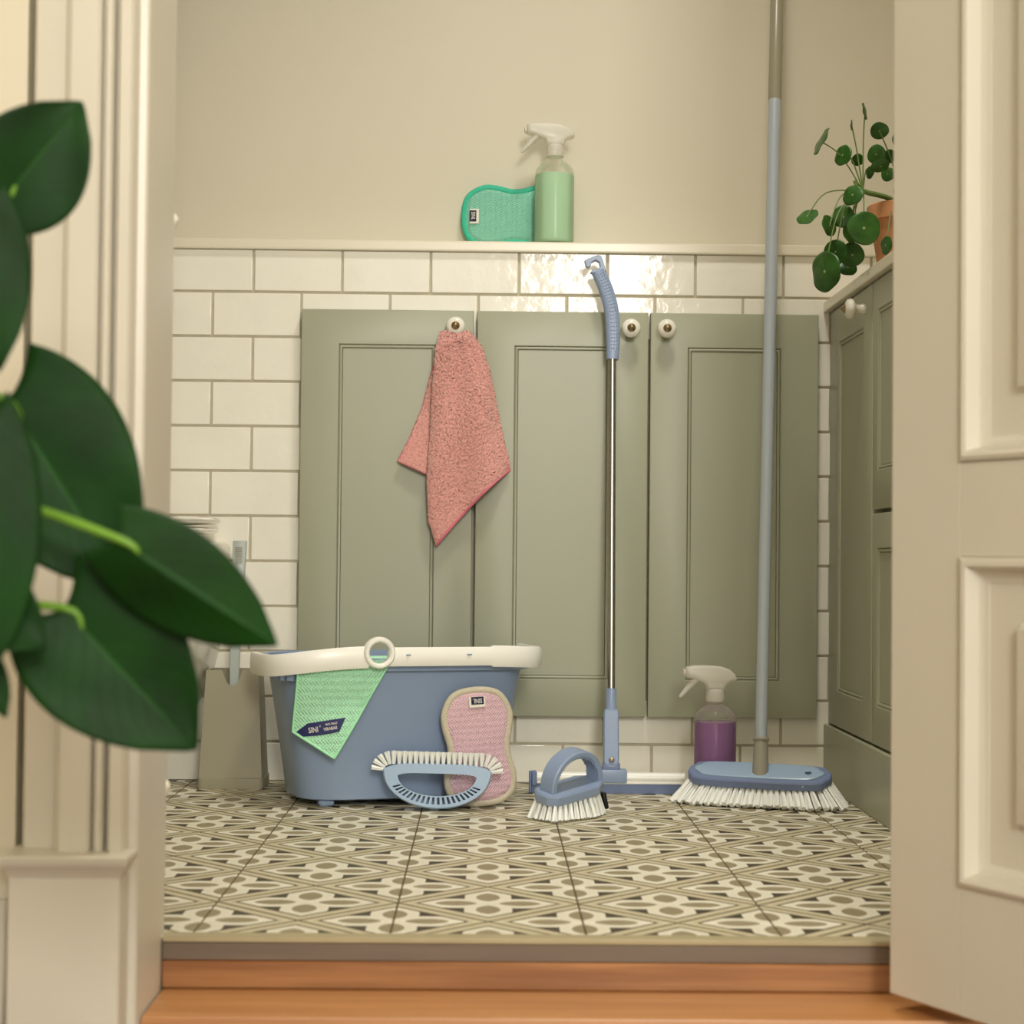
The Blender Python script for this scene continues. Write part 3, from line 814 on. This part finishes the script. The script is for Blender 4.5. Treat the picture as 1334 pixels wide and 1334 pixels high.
G().box(-.0145, .0145, -.0085, .0085, .0, .012, .002).xf(Matrix.Translation(P0+Vector((0, 0, -.001)))).obj('neck_foot', 'blue_mid', nk)
G().lathe([(.0052, .0), (.0052, .0012), (.004, .0016), (.0038, .0002), (0, .0002)], 18, cap1=False).xf(Matrix.Translation(P0+Vector((.0006, -.0098, .0165))) @ Matrix.Rotation(PI/2, 4, 'X')).obj('rivet', 'blue', nk)
G().lathe([(.0034, 0), (.0034, .0022), (.002, .0026), (.0014, .0012), (0, .0012)], 14, cap1=False).xf(Matrix.Translation(P0+Vector((.0006, -.0092, .0165))) @ Matrix.Rotation(PI/2, 4, 'X')).obj('rivet_pin', 'brass', nk)
G().tube([P1-Vector((0, .001, .01)), P1, P1+Vector((0, .0001, .001)), P2-Vector((0, 0, .001)), P2], [.0095, .0095, .0088, .0085, .008], 20).obj('collar', 'blue', sq)
G().tube([P2-Vector((0, 0, .02)), P3+Vector((0, .002, .03))], .0063, 20).obj('pole', 'steel', sq)
hpts = [(.0050, .0735, .7190), (.0058, .0765, .755), (.0035, .0805, .800), (-.0065, .0850, .839), (-.0195, .0885, .8700)]
HP = smooth_path(hpts, 28)
secr = [(.85*math.copysign(abs(math.cos(t))**.7, math.cos(t)), 1.0*math.copysign(abs(math.sin(t))**.7, math.sin(t))) for t in [2*PI*k/20 for k in range(20)]]
rad = [.0102+.0022*min(1, k/9)-.0006*max(0, (k-20)/8) for k in range(29)]
gp = G().tube(HP, rad, sec=secr).obj('grip', 'blue', sq, angle=40)
def hq(cx, cy): px_, py_ = 740+cx/7.41, 320+cy/7.41; return (.0049+(px_-798)*.00129, .7216+(466-py_)*.001295)
ho = [hq(*p) for p in ((212, 252), (236, 216), (285, 214), (306, 190), (300, 150), (265, 128), (228, 148), (214, 185), (190, 205), (170, 190), (155, 132), (200, 108), (292, 74), (318, 92), (346, 160), (364, 232), (300, 262))]
if sum(ho[i][0]*ho[(i+1) % len(ho)][1]-ho[(i+1) % len(ho)][0]*ho[i][1] for i in range(len(ho))) < 0: ho.reverse()
g = G().prism(ho, [(.001, -.0085), (0, -.0070), (0, .0070), (.001, .0085)]); g.v = [(x, y+.0893, z) for x, z, y in g.v]
g.obj('hang_hook', 'blue', sq, angle=35)
dots = G()
for k in range(4, 27):
    p = Vector(HP[k]); q = Vector(HP[min(k+1, 28)]); t = (q-p).normalized(); sd = Vector((t.z, 0, -t.x)).normalized()
    for s_ in (-1, 0, 1):
        c = p+sd*(s_*.0042)+Vector((.0012, -rad[k]*.85, 0))
        d1 = G().lathe([(.0012, -.0028), (.0012, .006)], 8).xf(Matrix.Translation(c) @ Matrix.Rotation(PI/2, 4, 'X'))
        dots.add(d1.v, d1.f)
cut([gp], dots, 40)                                     # rows of real dimples in the grip

# ================================================================== BROOM
BYAW = math.radians(-18.5)
br = thing('broom', 'broom with blue head, white bristles and long silver pole leaning back', 'broom', (.8345, -.268, 0), BYAW)
TILT = math.radians(21)
TM = Matrix.Translation((0, 0, .0475)) @ Matrix.Rotation(TILT, 4, 'X') @ Matrix.Rotation(math.radians(.4), 4, 'Y')
def headout(L, W, n=10):
    o = []
    c = [(L-.034, -W), (L-.006, -W+.014), (L, 0), (L-.006, W-.014), (L-.034, W), (-L+.034, W), (-L+.006, W-.014), (-L, 0), (-L+.006, -W+.014), (-L+.034, -W)]
    o += [(p.x, p.y) for p in closed_path([(x, y, 0) for x, y in c], 80)]
    return o
hb_ = G().prism(headout(.1125, .0300), [(.003, -.0095), (0, -.0065), (0, .0035), (.002, .0060), (.006, .0068)]).xf(TM).obj('head', 'blue_mid', br, angle=35)
hl = G().prism(headout(.1020, .0235), [(0, .0060), (.0004, .0085), (.0025, .0098), (.004, .0100)]).xf(TM).obj('head_cover', 'blue_light', br, angle=25)
HM = TM @ Matrix.Translation((.0775, -.004, 0))
cut([hb_, hl], G().lathe([(.0052, -.0075), (.0052, .03)], 24).xf(HM))
rim = [[(r*math.cos(2*PI*k/24), r*math.sin(2*PI*k/24), z) for k in range(24)] for r, z in ((.0051, .0090), (.0051, .0106), (.0056, .0109), (.0061, .0104), (.0061, .0090))]
G().rings(rim, closed=True).xf(HM).obj('hang_hole_rim', 'blue_light', hl)
G().lathe([(.0012, .0), (.0008, .001), (0, .0012)], 8, cap1=False).xf(TM @ Matrix.Translation((.072, -.0302, 0)) @ Matrix.Rotation(PI/2, 4, 'X')).obj('peg', 'white_pl', hl)
Rz = Matrix.Rotation(-BYAW, 3, 'Z')
root = Vector((.8345, -.268, 0))
A_ = Rz @ (Vector((.8365, -.2720, .0480))-root); B_ = Rz @ (Vector((.8374, -.2650, .1010))-root); D_ = Rz @ (Vector((.9026, .030, 1.356))-root)
dr = (D_-B_).normalized()
S0 = B_-dr*.058
G().tube([S0, S0+dr*.012, B_-dr*.002, B_], [.0128, .0126, .0108, .0106], 24).obj('socket', 'socket', br)
G().tube([B_, B_+dr*.001, B_+dr*.004, B_+dr*.005], [.0122, .0128, .0128, .0120], 24).obj('collar', 'socket', br)
S1 = B_+dr*(1.105)
G().tube([B_, S1], [.0094, .0108], 24).obj('pole', 'alu', br)
G().tube([S1, S1+dr*.001, B_+dr*1.40, B_+dr*1.405], [.0109, .0113, .0113, .009], 24).obj('grip', 'sleeve', br)
k = 0
for j in range(4):
    for i in range(24):
        x = -.100+.200*i/23; y = -.0215+.043*j/3
        if abs(x) > .088: y *= .62
        b0 = TM @ Vector((x, y, -.0075))
        fx = x/.100; sx = x*1.16+.006*fx**5
        yy = y*1.55-.012+.006*random.random() if j == 0 else y*1.4-.004
        tip = Vector((sx+random.uniform(-.0012, .0012), yy-.003*abs(fx)**3, .003+random.uniform(0, .002)))
        tuft(br, b0, tip, .0062, k); k += 1
for s in (-1, 1):
    for j in range(3):
        b0 = TM @ Vector((s*.1065, -.009+.009*j, -.007)); tuft(br, b0, (s*.1345, -.020+.013*j, .0025), .0062, k); k += 1

# ================================================================== SPRAY BOTTLES
def bottle(label, loc, rz, liq):
    t = thing('spray_bottle', label, 'spray bottle', loc, rz, 'trigger spray bottles')
    shell = [(0, .0015), (.026, .001), (.031, .0015), (.0335, .004), (.0343, .008), (.0343, .120), (.0338, .126), (.0315, .133), (.026, .140), (.019, .1455), (.0150, .1485), (.0138, .152), (.0138, .158)]
    G().lathe(shell, 48, cap0=False, cap1=False).obj('bottle', 'clear', t, angle=50)
    lq = [(0, .003), (.030, .003), (.0330, .006), (.0336, .010), (.0336, .1215), (.0332, .1222), (0, .1222)]
    G().lathe(lq, 48, cap0=False, cap1=False).obj('liquid', liq, t, angle=50)
    cap = [(.0150, .1545)]
    for k in range(5): cap += [(.0158, .156+.003*k), (.0158, .158+.003*k), (.0154, .1583+.003*k), (.0154, .1588+.003*k)]
    cap += [(.0155, .172), (.0140, .175)]
    G().lathe(cap, 36).obj('collar', 'frost', t, angle=40)
    u = .0001453
    def q(cx, cy): return ((cx-535)*u, .1755-(cy-380)*u)
    top = [(196, 150), (230, 132), (300, 124), (400, 121), (520, 126), (610, 138), (690, 166), (742, 212), (770, 262), (764, 285), (735, 299), (690, 309), (655, 335), (642, 372), (640, 392), (430, 392), (430, 360), (412, 325), (380, 303), (330, 296), (290, 270), (240, 262), (200, 252)]
    out = [q(*p) for p in reversed(top)]
    g = G().prism(out, [(.0045, -.0125), (.0018, -.0112), (.0004, -.0085), (0, -.004), (0, .004), (.0004, .0085), (.0018, .0112), (.0045, .0125)]); g.v = [(x, y, z) for x, z, y in g.v]
    hd_ = g.obj('spray_head', 'frost', t, angle=40)
    nz = q(196, 200)
    G().lathe([(.0060, 0), (.0064, .0006), (.0064, .0035), (.0045, .0042), (.0022, .0045), (.0018, .003), (0, .003)], 20, cap1=False).xf(Matrix.Translation((nz[0], 0, nz[1]-.001)) @ Matrix.Rotation(-PI/2, 4, 'Y')).obj('nozzle', 'frost', hd_, angle=40)
    tp = smooth_path([(q(345, 262)[0], 0, q(345, 262)[1]), (q(270, 325)[0], 0, q(270, 325)[1]), (q(205, 400)[0], 0, q(205, 400)[1]), (q(132, 476)[0], 0, q(132, 476)[1])], 14)
    sc_ = [(math.cos(a)*1.0, math.sin(a)*1.0) for a in [2*PI*k/14 for k in range(14)]]
    G().tube(tp, [.0062, .0062, .006, .0058, .0055, .0052, .005, .0048, .0046, .0043, .004, .0036, .0032, .0028, .0016], sec=[(a*1.5, b*1.05) for a, b in sc_]).obj('trigger', 'frost', hd_, angle=50)
    return t
bottle('spray bottle of purple liquid behind the broom head', (.7772, -.172, 0), math.radians(4), 'purple_liquid')
bottle('spray bottle of mint green liquid on the ledge', (.5168, .0300, .9272), math.radians(3), 'mint_liquid')

# ================================================================== PINK TERRY CLOTH ON THE KNOB
tc = thing('terry_cloth', 'pink terry cloth hanging by its middle from the cabinet knob', 'cloth', (.3481, -.025, .7742))
def tw(px_, py_): return ((px_-593+.0085*(py_-424))*.00129, -(py_-424)*.001293)
def poly(pts, t):
    P = [Vector(tw(*p)) for p in pts]; L = [0]
    for i in range(1, len(P)): L.append(L[-1]+(P[i]-P[i-1]).length)
    d = t*L[-1]
    for i in range(1, len(P)):
        if d <= L[i]+1e-9: return P[i-1].lerp(P[i], (d-L[i-1])/(L[i]-L[i-1]))
    return P[-1]
Lf = [(574, 430), (568, 455), (564, 500), (561, 560), (557, 630), (559, 680), (569, 710)]
Rf = [(612, 430), (627, 448), (638, 480), (648, 530), (658, 575), (665, 603), (664, 611)]
rn = random.Random(3)
def front(p, q, fz=1):
    a, b = poly(Lf, p), poly(Rf, p); c = a.lerp(b, q)
    hemc = math.sin(PI*q)*.006*max(0, (p-.85)/.15)
    y = -.012-.012*(1-p)**2 - .016*math.sin(PI*min(1, q*1.08))**.7*(.35+.65*min(1, p*2.2)) - .007*math.sin(q*9+p*1.5)*min(1, p*1.6) - .003*math.sin(p*11+q*4)
    if p < .06: y += .006*(1-p/.06)
    j = .0005*fz
    n = noise.noise(Vector((c.x*260, c.y*260, 1)))*.0012*fz
    return (c.x+rn.gauss(0, j*.7), min(-.004, y+rn.gauss(0, j)+n), c.y+hemc+rn.gauss(0, j*.7))
o = G().grid(front, 260, 110, True).obj('terry_front', 'terry', tc, angle=0); solidify(o, .0025, 1)
for p_ in o.data.polygons: p_.use_smooth = True
Lb = [(576, 436), (566, 470), (550, 530), (534, 570), (518, 601)]
Rb = [(600, 436), (592, 500), (585, 560), (580, 628)]
def back(p, q, fz=1):
    a, b = poly(Lb, p), poly(Rb, p); c = a.lerp(b, q)
    y = -.007-.004*math.sin(PI*q)-.002*math.sin(p*8)
    j = .0005*fz
    return (c.x+rn.gauss(0, j*.7), min(-.004, y+rn.gauss(0, j)), c.y+rn.gauss(0, j*.7))
o = G().grid(back, 150, 60, True).obj('terry_back', 'terry', tc, angle=0); solidify(o, .0025, 1)
for p_ in o.data.polygons: p_.use_smooth = True
G().tube([Vector(front(1, k/30, 0))+Vector((0, -.0022, 0)) for k in range(31)]+[Vector(front(.995-.004*k, 1, 0)) for k in range(3)], .0025, 8).obj('hem', 'terry_hem', tc, angle=60)
G().tube([Vector(back(k/24, 0, 0)) for k in range(2, 25)]+[Vector(back(1, k/12, 0)) for k in range(1, 10)], .0019, 8).obj('hem', 'terry_hem', tc, angle=60)

# ================================================================== TOILET AND BRUSH
to = thing('toilet', 'white wall-hung toilet with closed seat behind the door frame', 'toilet', (-.213, -.001, 0))
def dsh(a, l, e=2.6, n=40):
    return [(a*math.copysign(abs(math.cos(p))**(2/e), math.cos(p)), -l*abs(math.sin(p))**(2/e)) for p in [PI+PI*k/n for k in range(n+1)]][::-1]
def bowl(a, l, z, y0=0): return [(x, y+y0 if y != 0 else y0, z) for x, y in [(x, -abs(y)) for x, y in dsh(a, l)]]
rs = [bowl(.08, .16, .10), bowl(.12, .26, .115), bowl(.150, .36, .17), bowl(.170, .44, .25), bowl(.177, .485, .32), bowl(.1795, .50, .385), bowl(.1795, .50, .397), bowl(.177, .497, .4035), bowl(.17, .49, .4055)]
G().rings(rs).obj('bowl', 'ceramic', to, angle=40)
def plate(z0, z1, a, l, curve, name):
    r = [[(x, y-.045, z+curve*(x/a)**2*1.0) for x, y, _ in bowl(a-o, l-o, 0)] for o, z in ((.006, z0), (.001, z0+.003), (0, (z0+z1)/2), (.001, z1-.003), (.006, z1))]
    return G().rings(r).obj(name, 'ceramic', to, angle=40)
plate(.4085, .4195, .164, .445, .010, 'seat')
plate(.4215, .4325, .168, .447, .014, 'lid')
G().lathe([(.013, .405), (.013, .428), (.011, .430)], 16, c=(.09, -.03)).obj('hinge', 'ceramic', to)
G().lathe([(.013, .405), (.013, .428), (.011, .430)], 16, c=(-.09, -.03)).obj('hinge', 'ceramic', to)

bh = thing('brush_holder', 'tapered taupe plastic toilet brush holder beside the bucket', 'brush holder', (-.0115, -.078, 0))
def rr(w, d, z, r=.008, n=5, off=0):
    o = []
    for cx, cy, a0 in ((w-r, d-r, 0), (-w+r, d-r, PI/2), (-w+r, -d+r, PI), (w-r, -d+r, 3*PI/2)):
        for k in range(n+1):
            a = a0+PI/2*k/n; o.append((cx+r*math.cos(a), cy+r*math.sin(a)+off, z))
    return o
G().rings([rr(.0535, .046, 0), rr(.054, .0465, .002), rr(.054, .0465, .0175), rr(.0525, .045, .0185)]).obj('base', 'grey_pl', bh, angle=35)
# shell with a U notch in the front lip: front, sides and back as one wall
zt = .194
def hw(z): return .0515-.0085*(z-.0185)/(zt-.0185)
def hdp(z): return .043-.009*(z-.0185)/(zt-.0185)
g = G()
NZ = 12
def notch(x): 
    a = abs(x)
    return zt if a >= .0165 else zt-.026*(1-(a/.0165)**2.2)
XS = [-1, -.7, -.4]+[-.33+.066*k for k in range(11)]+[.4, .7, 1]
def wallgrid(side, inner):
    k_ = -.003 if inner else 0
    fr_ = G()
    def f(p, q):
        if side == 'front':
            x = XS[round(q*(len(XS)-1))]*(.0430+k_); z1 = notch(x) if abs(x) < .018 else zt
            z = .0185+(z1-.0185)*p; return (x*hw(z)/hw(zt) if abs(x) >= .018 else x, -(hdp(z)+k_), z)
        z = .0185+(zt-.0185)*p
        if side == 'back': return ((2*q-1)*(hw(z)+k_), hdp(z)+k_, z)
        s_ = 1 if side == 'right' else -1
        return (s_*(hw(z)+k_), (2*q-1)*(hdp(z)+k_), z)
    nq = len(XS)-1 if side == 'front' else 4
    fr_.grid(f, NZ, nq); return fr_
for sd_ in ('front', 'back', 'left', 'right'):
    for inn in (0, 1):
        w_ = wallgrid(sd_, inn); g.add(w_.v, w_.f)
def frontpt(x, inn): return (x, -(hdp(zt)-(.003 if inn else 0)), notch(x) if abs(x) < .018 else zt)
xs2 = [x*.0430 for x in XS]
for i in range(len(xs2)-1):
    g.add([frontpt(xs2[i], 0), frontpt(xs2[i+1], 0), frontpt(xs2[i+1], 1), frontpt(xs2[i], 1)], [(0, 1, 2, 3)])
for s_ in (-1, 1):
    g.add([(s_*hw(zt), -hdp(zt), zt), (s_*hw(zt), hdp(zt), zt), (s_*(hw(zt)-.003), hdp(zt)-.003, zt), (s_*(hw(zt)-.003), -hdp(zt)+.003, zt)], [(0, 1, 2, 3)])
g.add([(-hw(zt), hdp(zt), zt), (hw(zt), hdp(zt), zt), (hw(zt)-.003, hdp(zt)-.003, zt), (-hw(zt)+.003, hdp(zt)-.003, zt)], [(0, 1, 2, 3)])
g.obj('shell', 'grey_pl', bh, angle=35)
tb = thing('toilet_brush', 'toilet brush with a flat pale grey handle standing in its holder', 'toilet brush', (-.0115, -.078, 0))
def hs(x, y, z, w, d): return [(x+a*w, y+b*d, z) for a, b in ((-1, -.7), (-.8, -1), (.8, -1), (1, -.7), (1, .7), (.8, 1), (-.8, 1), (-1, .7))]
h_ = G().rings([hs(.0015, -.020, .05, .0070, .004), hs(.0015, -.020, .20, .0080, .0045), hs(.004, -.017, .30, .0092, .005), hs(.0070, -.014, .405, .0115, .0055), hs(.0072, -.0138, .4075, .0110, .0045)]).obj('handle', 'greyblue_pl', tb, angle=35)
for k in range(9): G().box(.0005, .0125, -.0212, -.0180, .370+.0032*k, .3712+.0032*k).xf(Matrix.Translation((-.0003, .0003*0, 0))).obj('grip_rib', 'grey_pl', h_, angle=0)
G().lathe([(.006, .020), (.022, .022), (.027, .04), (.027, .075), (.022, .090), (.008, .093)], 24, c=(.0015, -.004)).obj('brush_head', 'bristle', tb)

# ================================================================== COIN-LEAF PLANT ON THE COUNTER
pp = thing('potted_plant', 'bushy round-leaved plant in a terracotta pot on the countertop', 'potted plant', (1.054, -.300, .8294))
o3 = Vector((1.054, -.300, .8294))
G().lathe([(0, 0), (.040, 0), (.042, .003), (.0545, .082), (.0545, .084), (.060, .084), (.0605, .087), (.0605, .1065), (.059, .1085), (.0555, .1085), (.054, .100), (.053, .088), (0, .088)], 44, cap0=False, cap1=False).obj('pot', 'terracotta', pp, angle=35)
G().lathe([(.0535, .094), (.035, .097), (0, .098)], 28, cap0=False, cap1=False).obj('soil', 'soil', pp, angle=60)
PILEA = [(0.9894, -0.3, 1.0866, 0.0055, 0.0135, -10), (1.005, -0.33, 1.0481, 0.0143, 0.0114, -10), (0.954, -0.3, 1.0169, 0.0106, 0.0167, 10), (0.9839, -0.27, 1.0161, 0.01, 0.0089, 0), (1.0047, -0.31, 1.0163, 0.0128, 0.0152, -15), (1.0003, -0.36, 0.9868, 0.0144, 0.0078, 5), (0.9979, -0.3, 0.9902, 0.0072, 0.0099, 20), (0.9577, -0.36, 0.9424, 0.0132, 0.0169, 25), (0.8935, -0.33, 0.9149, 0.0174, 0.0105, 35), (0.925, -0.35, 0.8969, 0.0123, 0.017, -15), (0.9535, -0.31, 0.9185, 0.0173, 0.0179, 0), (0.9691, -0.39, 0.8862, 0.0257, 0.0257, 0), (0.9685, -0.3, 0.8979, 0.0144, 0.0184, 0), (0.938, -0.33, 0.86, 0.0159, 0.019, -25), (0.9137, -0.37, 0.8229, 0.0166, 0.0313, -5), (0.9720, -0.29, 0.8624, 0.0193, 0.019, 0), (0.9690, -0.27, 0.8462, 0.0150, 0.0136, 0), (0.9186, -0.3, 1.0385, 0.0029, 0.0234, 25), (0.9684, -0.3, 1.0645, 0.0026, 0.008, 5), (1.0062, -0.372, 0.8639, 0.0057, 0.0142, 0), (1.0293, -0.28, 0.9922, 0.0097, 0.0113, 0), (1.0369, -0.26, 1.0246, 0.0114, 0.0098, 0), (1.0441, -0.3, 1.0434, 0.0128, 0.0128, 10), (1.0414, -0.34, 0.9956, 0.0142, 0.0126, 10), (1.0306, -0.37, 0.9465, 0.0125, 0.0125, 0),
         (1.09, -.27, 1.02, .016, .015, 0), (1.12, -.32, .985, .018, .017, 10), (1.14, -.28, .95, .016, .016, -10), (1.085, -.38, .93, .019, .02, 0), (1.07, -.33, 1.06, .014, .013, 15)]
crown = Vector((.985, -.305, .960)); crown2 = Vector((1.05, -.30, .945))
G().tube([tuple(p-o3) for p in smooth_path([(1.054, -.30, .92), (1.03, -.302, .948), (.985, -.305, .960), (.972, -.303, .976)], 12)], [.0042]*10+[.0035, .003, .0025], 8).obj('trunk', 'stem', pp)
for k, (x, y, z, a, b, an) in enumerate(PILEA):
    r = max(a, b)
    # the disc keeps its real radius; its tilt gives the narrowed outline
    tx = math.acos(min(1, min(a, b)/r)); an = math.radians(an)
    rnd = random.Random(k)
    if a >= b: Rl = Matrix.Rotation(-an, 3, 'Y') @ Matrix.Rotation(tx*(1 if k % 2 else -1), 3, 'X')
    else: Rl = Matrix.Rotation(an*-1 if False else an, 3, 'Y') @ Matrix.Rotation(tx*(-1 if k % 3 else 1), 3, 'Z')
    c0 = Vector((x, y, z))-o3
    def lf(p, q, Rl=Rl, c0=c0, r=r):
        t = 2*PI*q; rad = p*r*(1+.03*math.sin(3*t+k))
        v = Vector((rad*math.cos(t), .10*r*p*p-.05*r*p**6*math.sin(5*t+k), rad*math.sin(t)))
        return tuple(c0+Rl @ v)
    g = G().grid(lf, 7, 28, True)
    g.uv = [(.5+.5*p*math.cos(2*PI*q), .5+.5*p*math.sin(2*PI*q)) for p, q in g.uv]
    o = g.obj('leaf', 'leaf_coin', pp, angle=80); o.modifiers.new('weld', 'WELD').merge_threshold = 1e-5; solidify(o, .0006)
    src = (crown if x < 1.0 else crown2)-o3
    mid = (src+c0)/2+Vector((0, .006, .012+.010*rnd.random()))
    if z < .93: mid = Vector((src.x*.35+c0.x*.65, src.y*.3+c0.y*.7+.004, max(c0.z+.030, src.z*.6+c0.z*.4+.012)))
    G().tube(smooth_path([src, mid, c0+Rl @ Vector((0, .0006, 0))], 10), .0011, 6).obj('leaf_stem', 'stem', pp, angle=60)

# ================================================================== LARGE LEAFY PLANT BY THE DOOR FRAME
fp = thing('foliage_plant', 'large dark green leafy plant standing in the hall beside the door frame', 'plant', (-.045, -1.90, HF+.0004))
o4 = Vector((-.045, -1.90, HF))
G().lathe([(0, 0), (.066, 0), (.070, .004), (.088, .150), (.092, .152), (.092, .168), (.086, .168), (.084, .150), (0, .150)], 40, cap0=False, cap1=False).obj('pot', 'terracotta', fp, angle=35)
G().lathe([(.0845, .152), (.04, .158), (0, .160)], 24, cap0=False, cap1=False).obj('soil', 'soil', fp, angle=60)
trunk = smooth_path([(-.045, -1.90, .07), (-.03, -1.905, .25), (.005, -1.90, .45), (.02, -1.895, .60), (.03, -1.89, .70)], 20)
G().tube([tuple(p-o4) for p in trunk], [.008-.0002*k for k in range(21)], 10).obj('trunk', 'stem', fp)
def big_leaf(base, tip, hwid, nrm, fold=.25, curl=.0, lobe=.16, skew=0, stem_from=None, wl=1, wr=1, mt='leaf_big'):
    b, t = Vector(base)-o4, Vector(tip)-o4
    ax = (t-b); L = ax.length; ax.normalize()
    n = Vector(nrm); n = (n-ax*n.dot(ax)).normalized(); sd = ax.cross(n)
    def f(p, q):
        s = 2*q-1; ss = abs(s)
        wdt = hwid*(math.sin(PI*min(1, (p*.93+.07))**.72)**.75)*(1-.25*max(0, p-.8)/.2) if p < 1 else 0
        wdt *= (wl if s < 0 else wr)
        al = p*L - lobe*L*(ss**1.6)*(1-p)**2.2
        h = fold*ss*wdt - curl*L*(p-.3)**2 + .05*hwid*math.sin(p*7+s*3)*ss
        return tuple(b+ax*al+sd*(s*wdt)+n*h)
    g = G().grid(f, 30, 20, True)
    o = g.obj('leaf', mt, fp, angle=80); solidify(o, .0008)
    if stem_from:
        a = Vector(stem_from)-o4
        G().tube(smooth_path([a, (a+b)/2+Vector((0, 0, .012)), b, b+ax*L*.15+n*.0006], 12), [.0030]*8+[.0026, .0024, .002, .0016, .001], 8).obj('petiole', 'stem2', fp, angle=60)
toC = (.25, -1, .10)
big_leaf((.0732, -1.86, .6231), (.1252, -1.86, .6922), .0400, (.15, -1, -.25), .18, .15, .15, stem_from=(.022, -1.893, .60))
big_leaf((.0823, -1.88, .4863), (.1661, -1.88, .3580), .0590, (.1, -1, .15), .12, .12, .16, stem_from=(.008, -1.898, .46))
big_leaf((.1707, -1.95, .3936), (.2737, -1.955, .3276), .0330, (.05, -1, .12), -.75, .10, .12, stem_from=(.0, -1.90, .42))
big_leaf((.1317, -1.92, .3485), (.2184, -1.92, .2575), .0520, (.1, -1, .05), .15, .10, .16, stem_from=(-.02, -1.903, .32))
big_leaf((.0900, -1.98, .4600), (.1010, -1.98, .3020), .0370, (.5, -1, .1), .2, .1, .14, stem_from=(.008, -1.90, .45))
big_leaf((.0802, -1.94, .6063), (.0960, -1.94, .4990), .0260, (.7, -1, .1), .25, .1, .12, stem_from=(.02, -1.895, .61))
big_leaf((.0805, -1.96, .3620), (.1301, -1.96, .3244), .0260, (.3, -1, .2), .2, .1, .12, stem_from=(-.02, -1.90, .33))
big_leaf((.0780, -1.93, .3200), (.0996, -1.93, .2786), .0130, (.5, -1, .1), .2, .1, .12, stem_from=(-.028, -1.903, .27))
big_leaf((.0300, -1.93, .5300), (.0900, -1.90, .5500), .0300, (.2, -1, .3), .2, .1, .12, stem_from=(.015, -1.897, .52))
big_leaf((-.05, -1.88, .50), (-.14, -1.86, .40), .055, (-.2, -1, .4), .15, .1, .15, stem_from=(.0, -1.90, .44))
big_leaf((-.05, -1.92, .33), (-.15, -1.95, .27), .050, (-.2, -1, .4), .15, .1, .15, stem_from=(-.026, -1.904, .27))
big_leaf((-.02, -1.90, .66), (-.10, -1.90, .74), .050, (-.2, -1, .4), .15, .1, .15, stem_from=(.024, -1.892, .64))
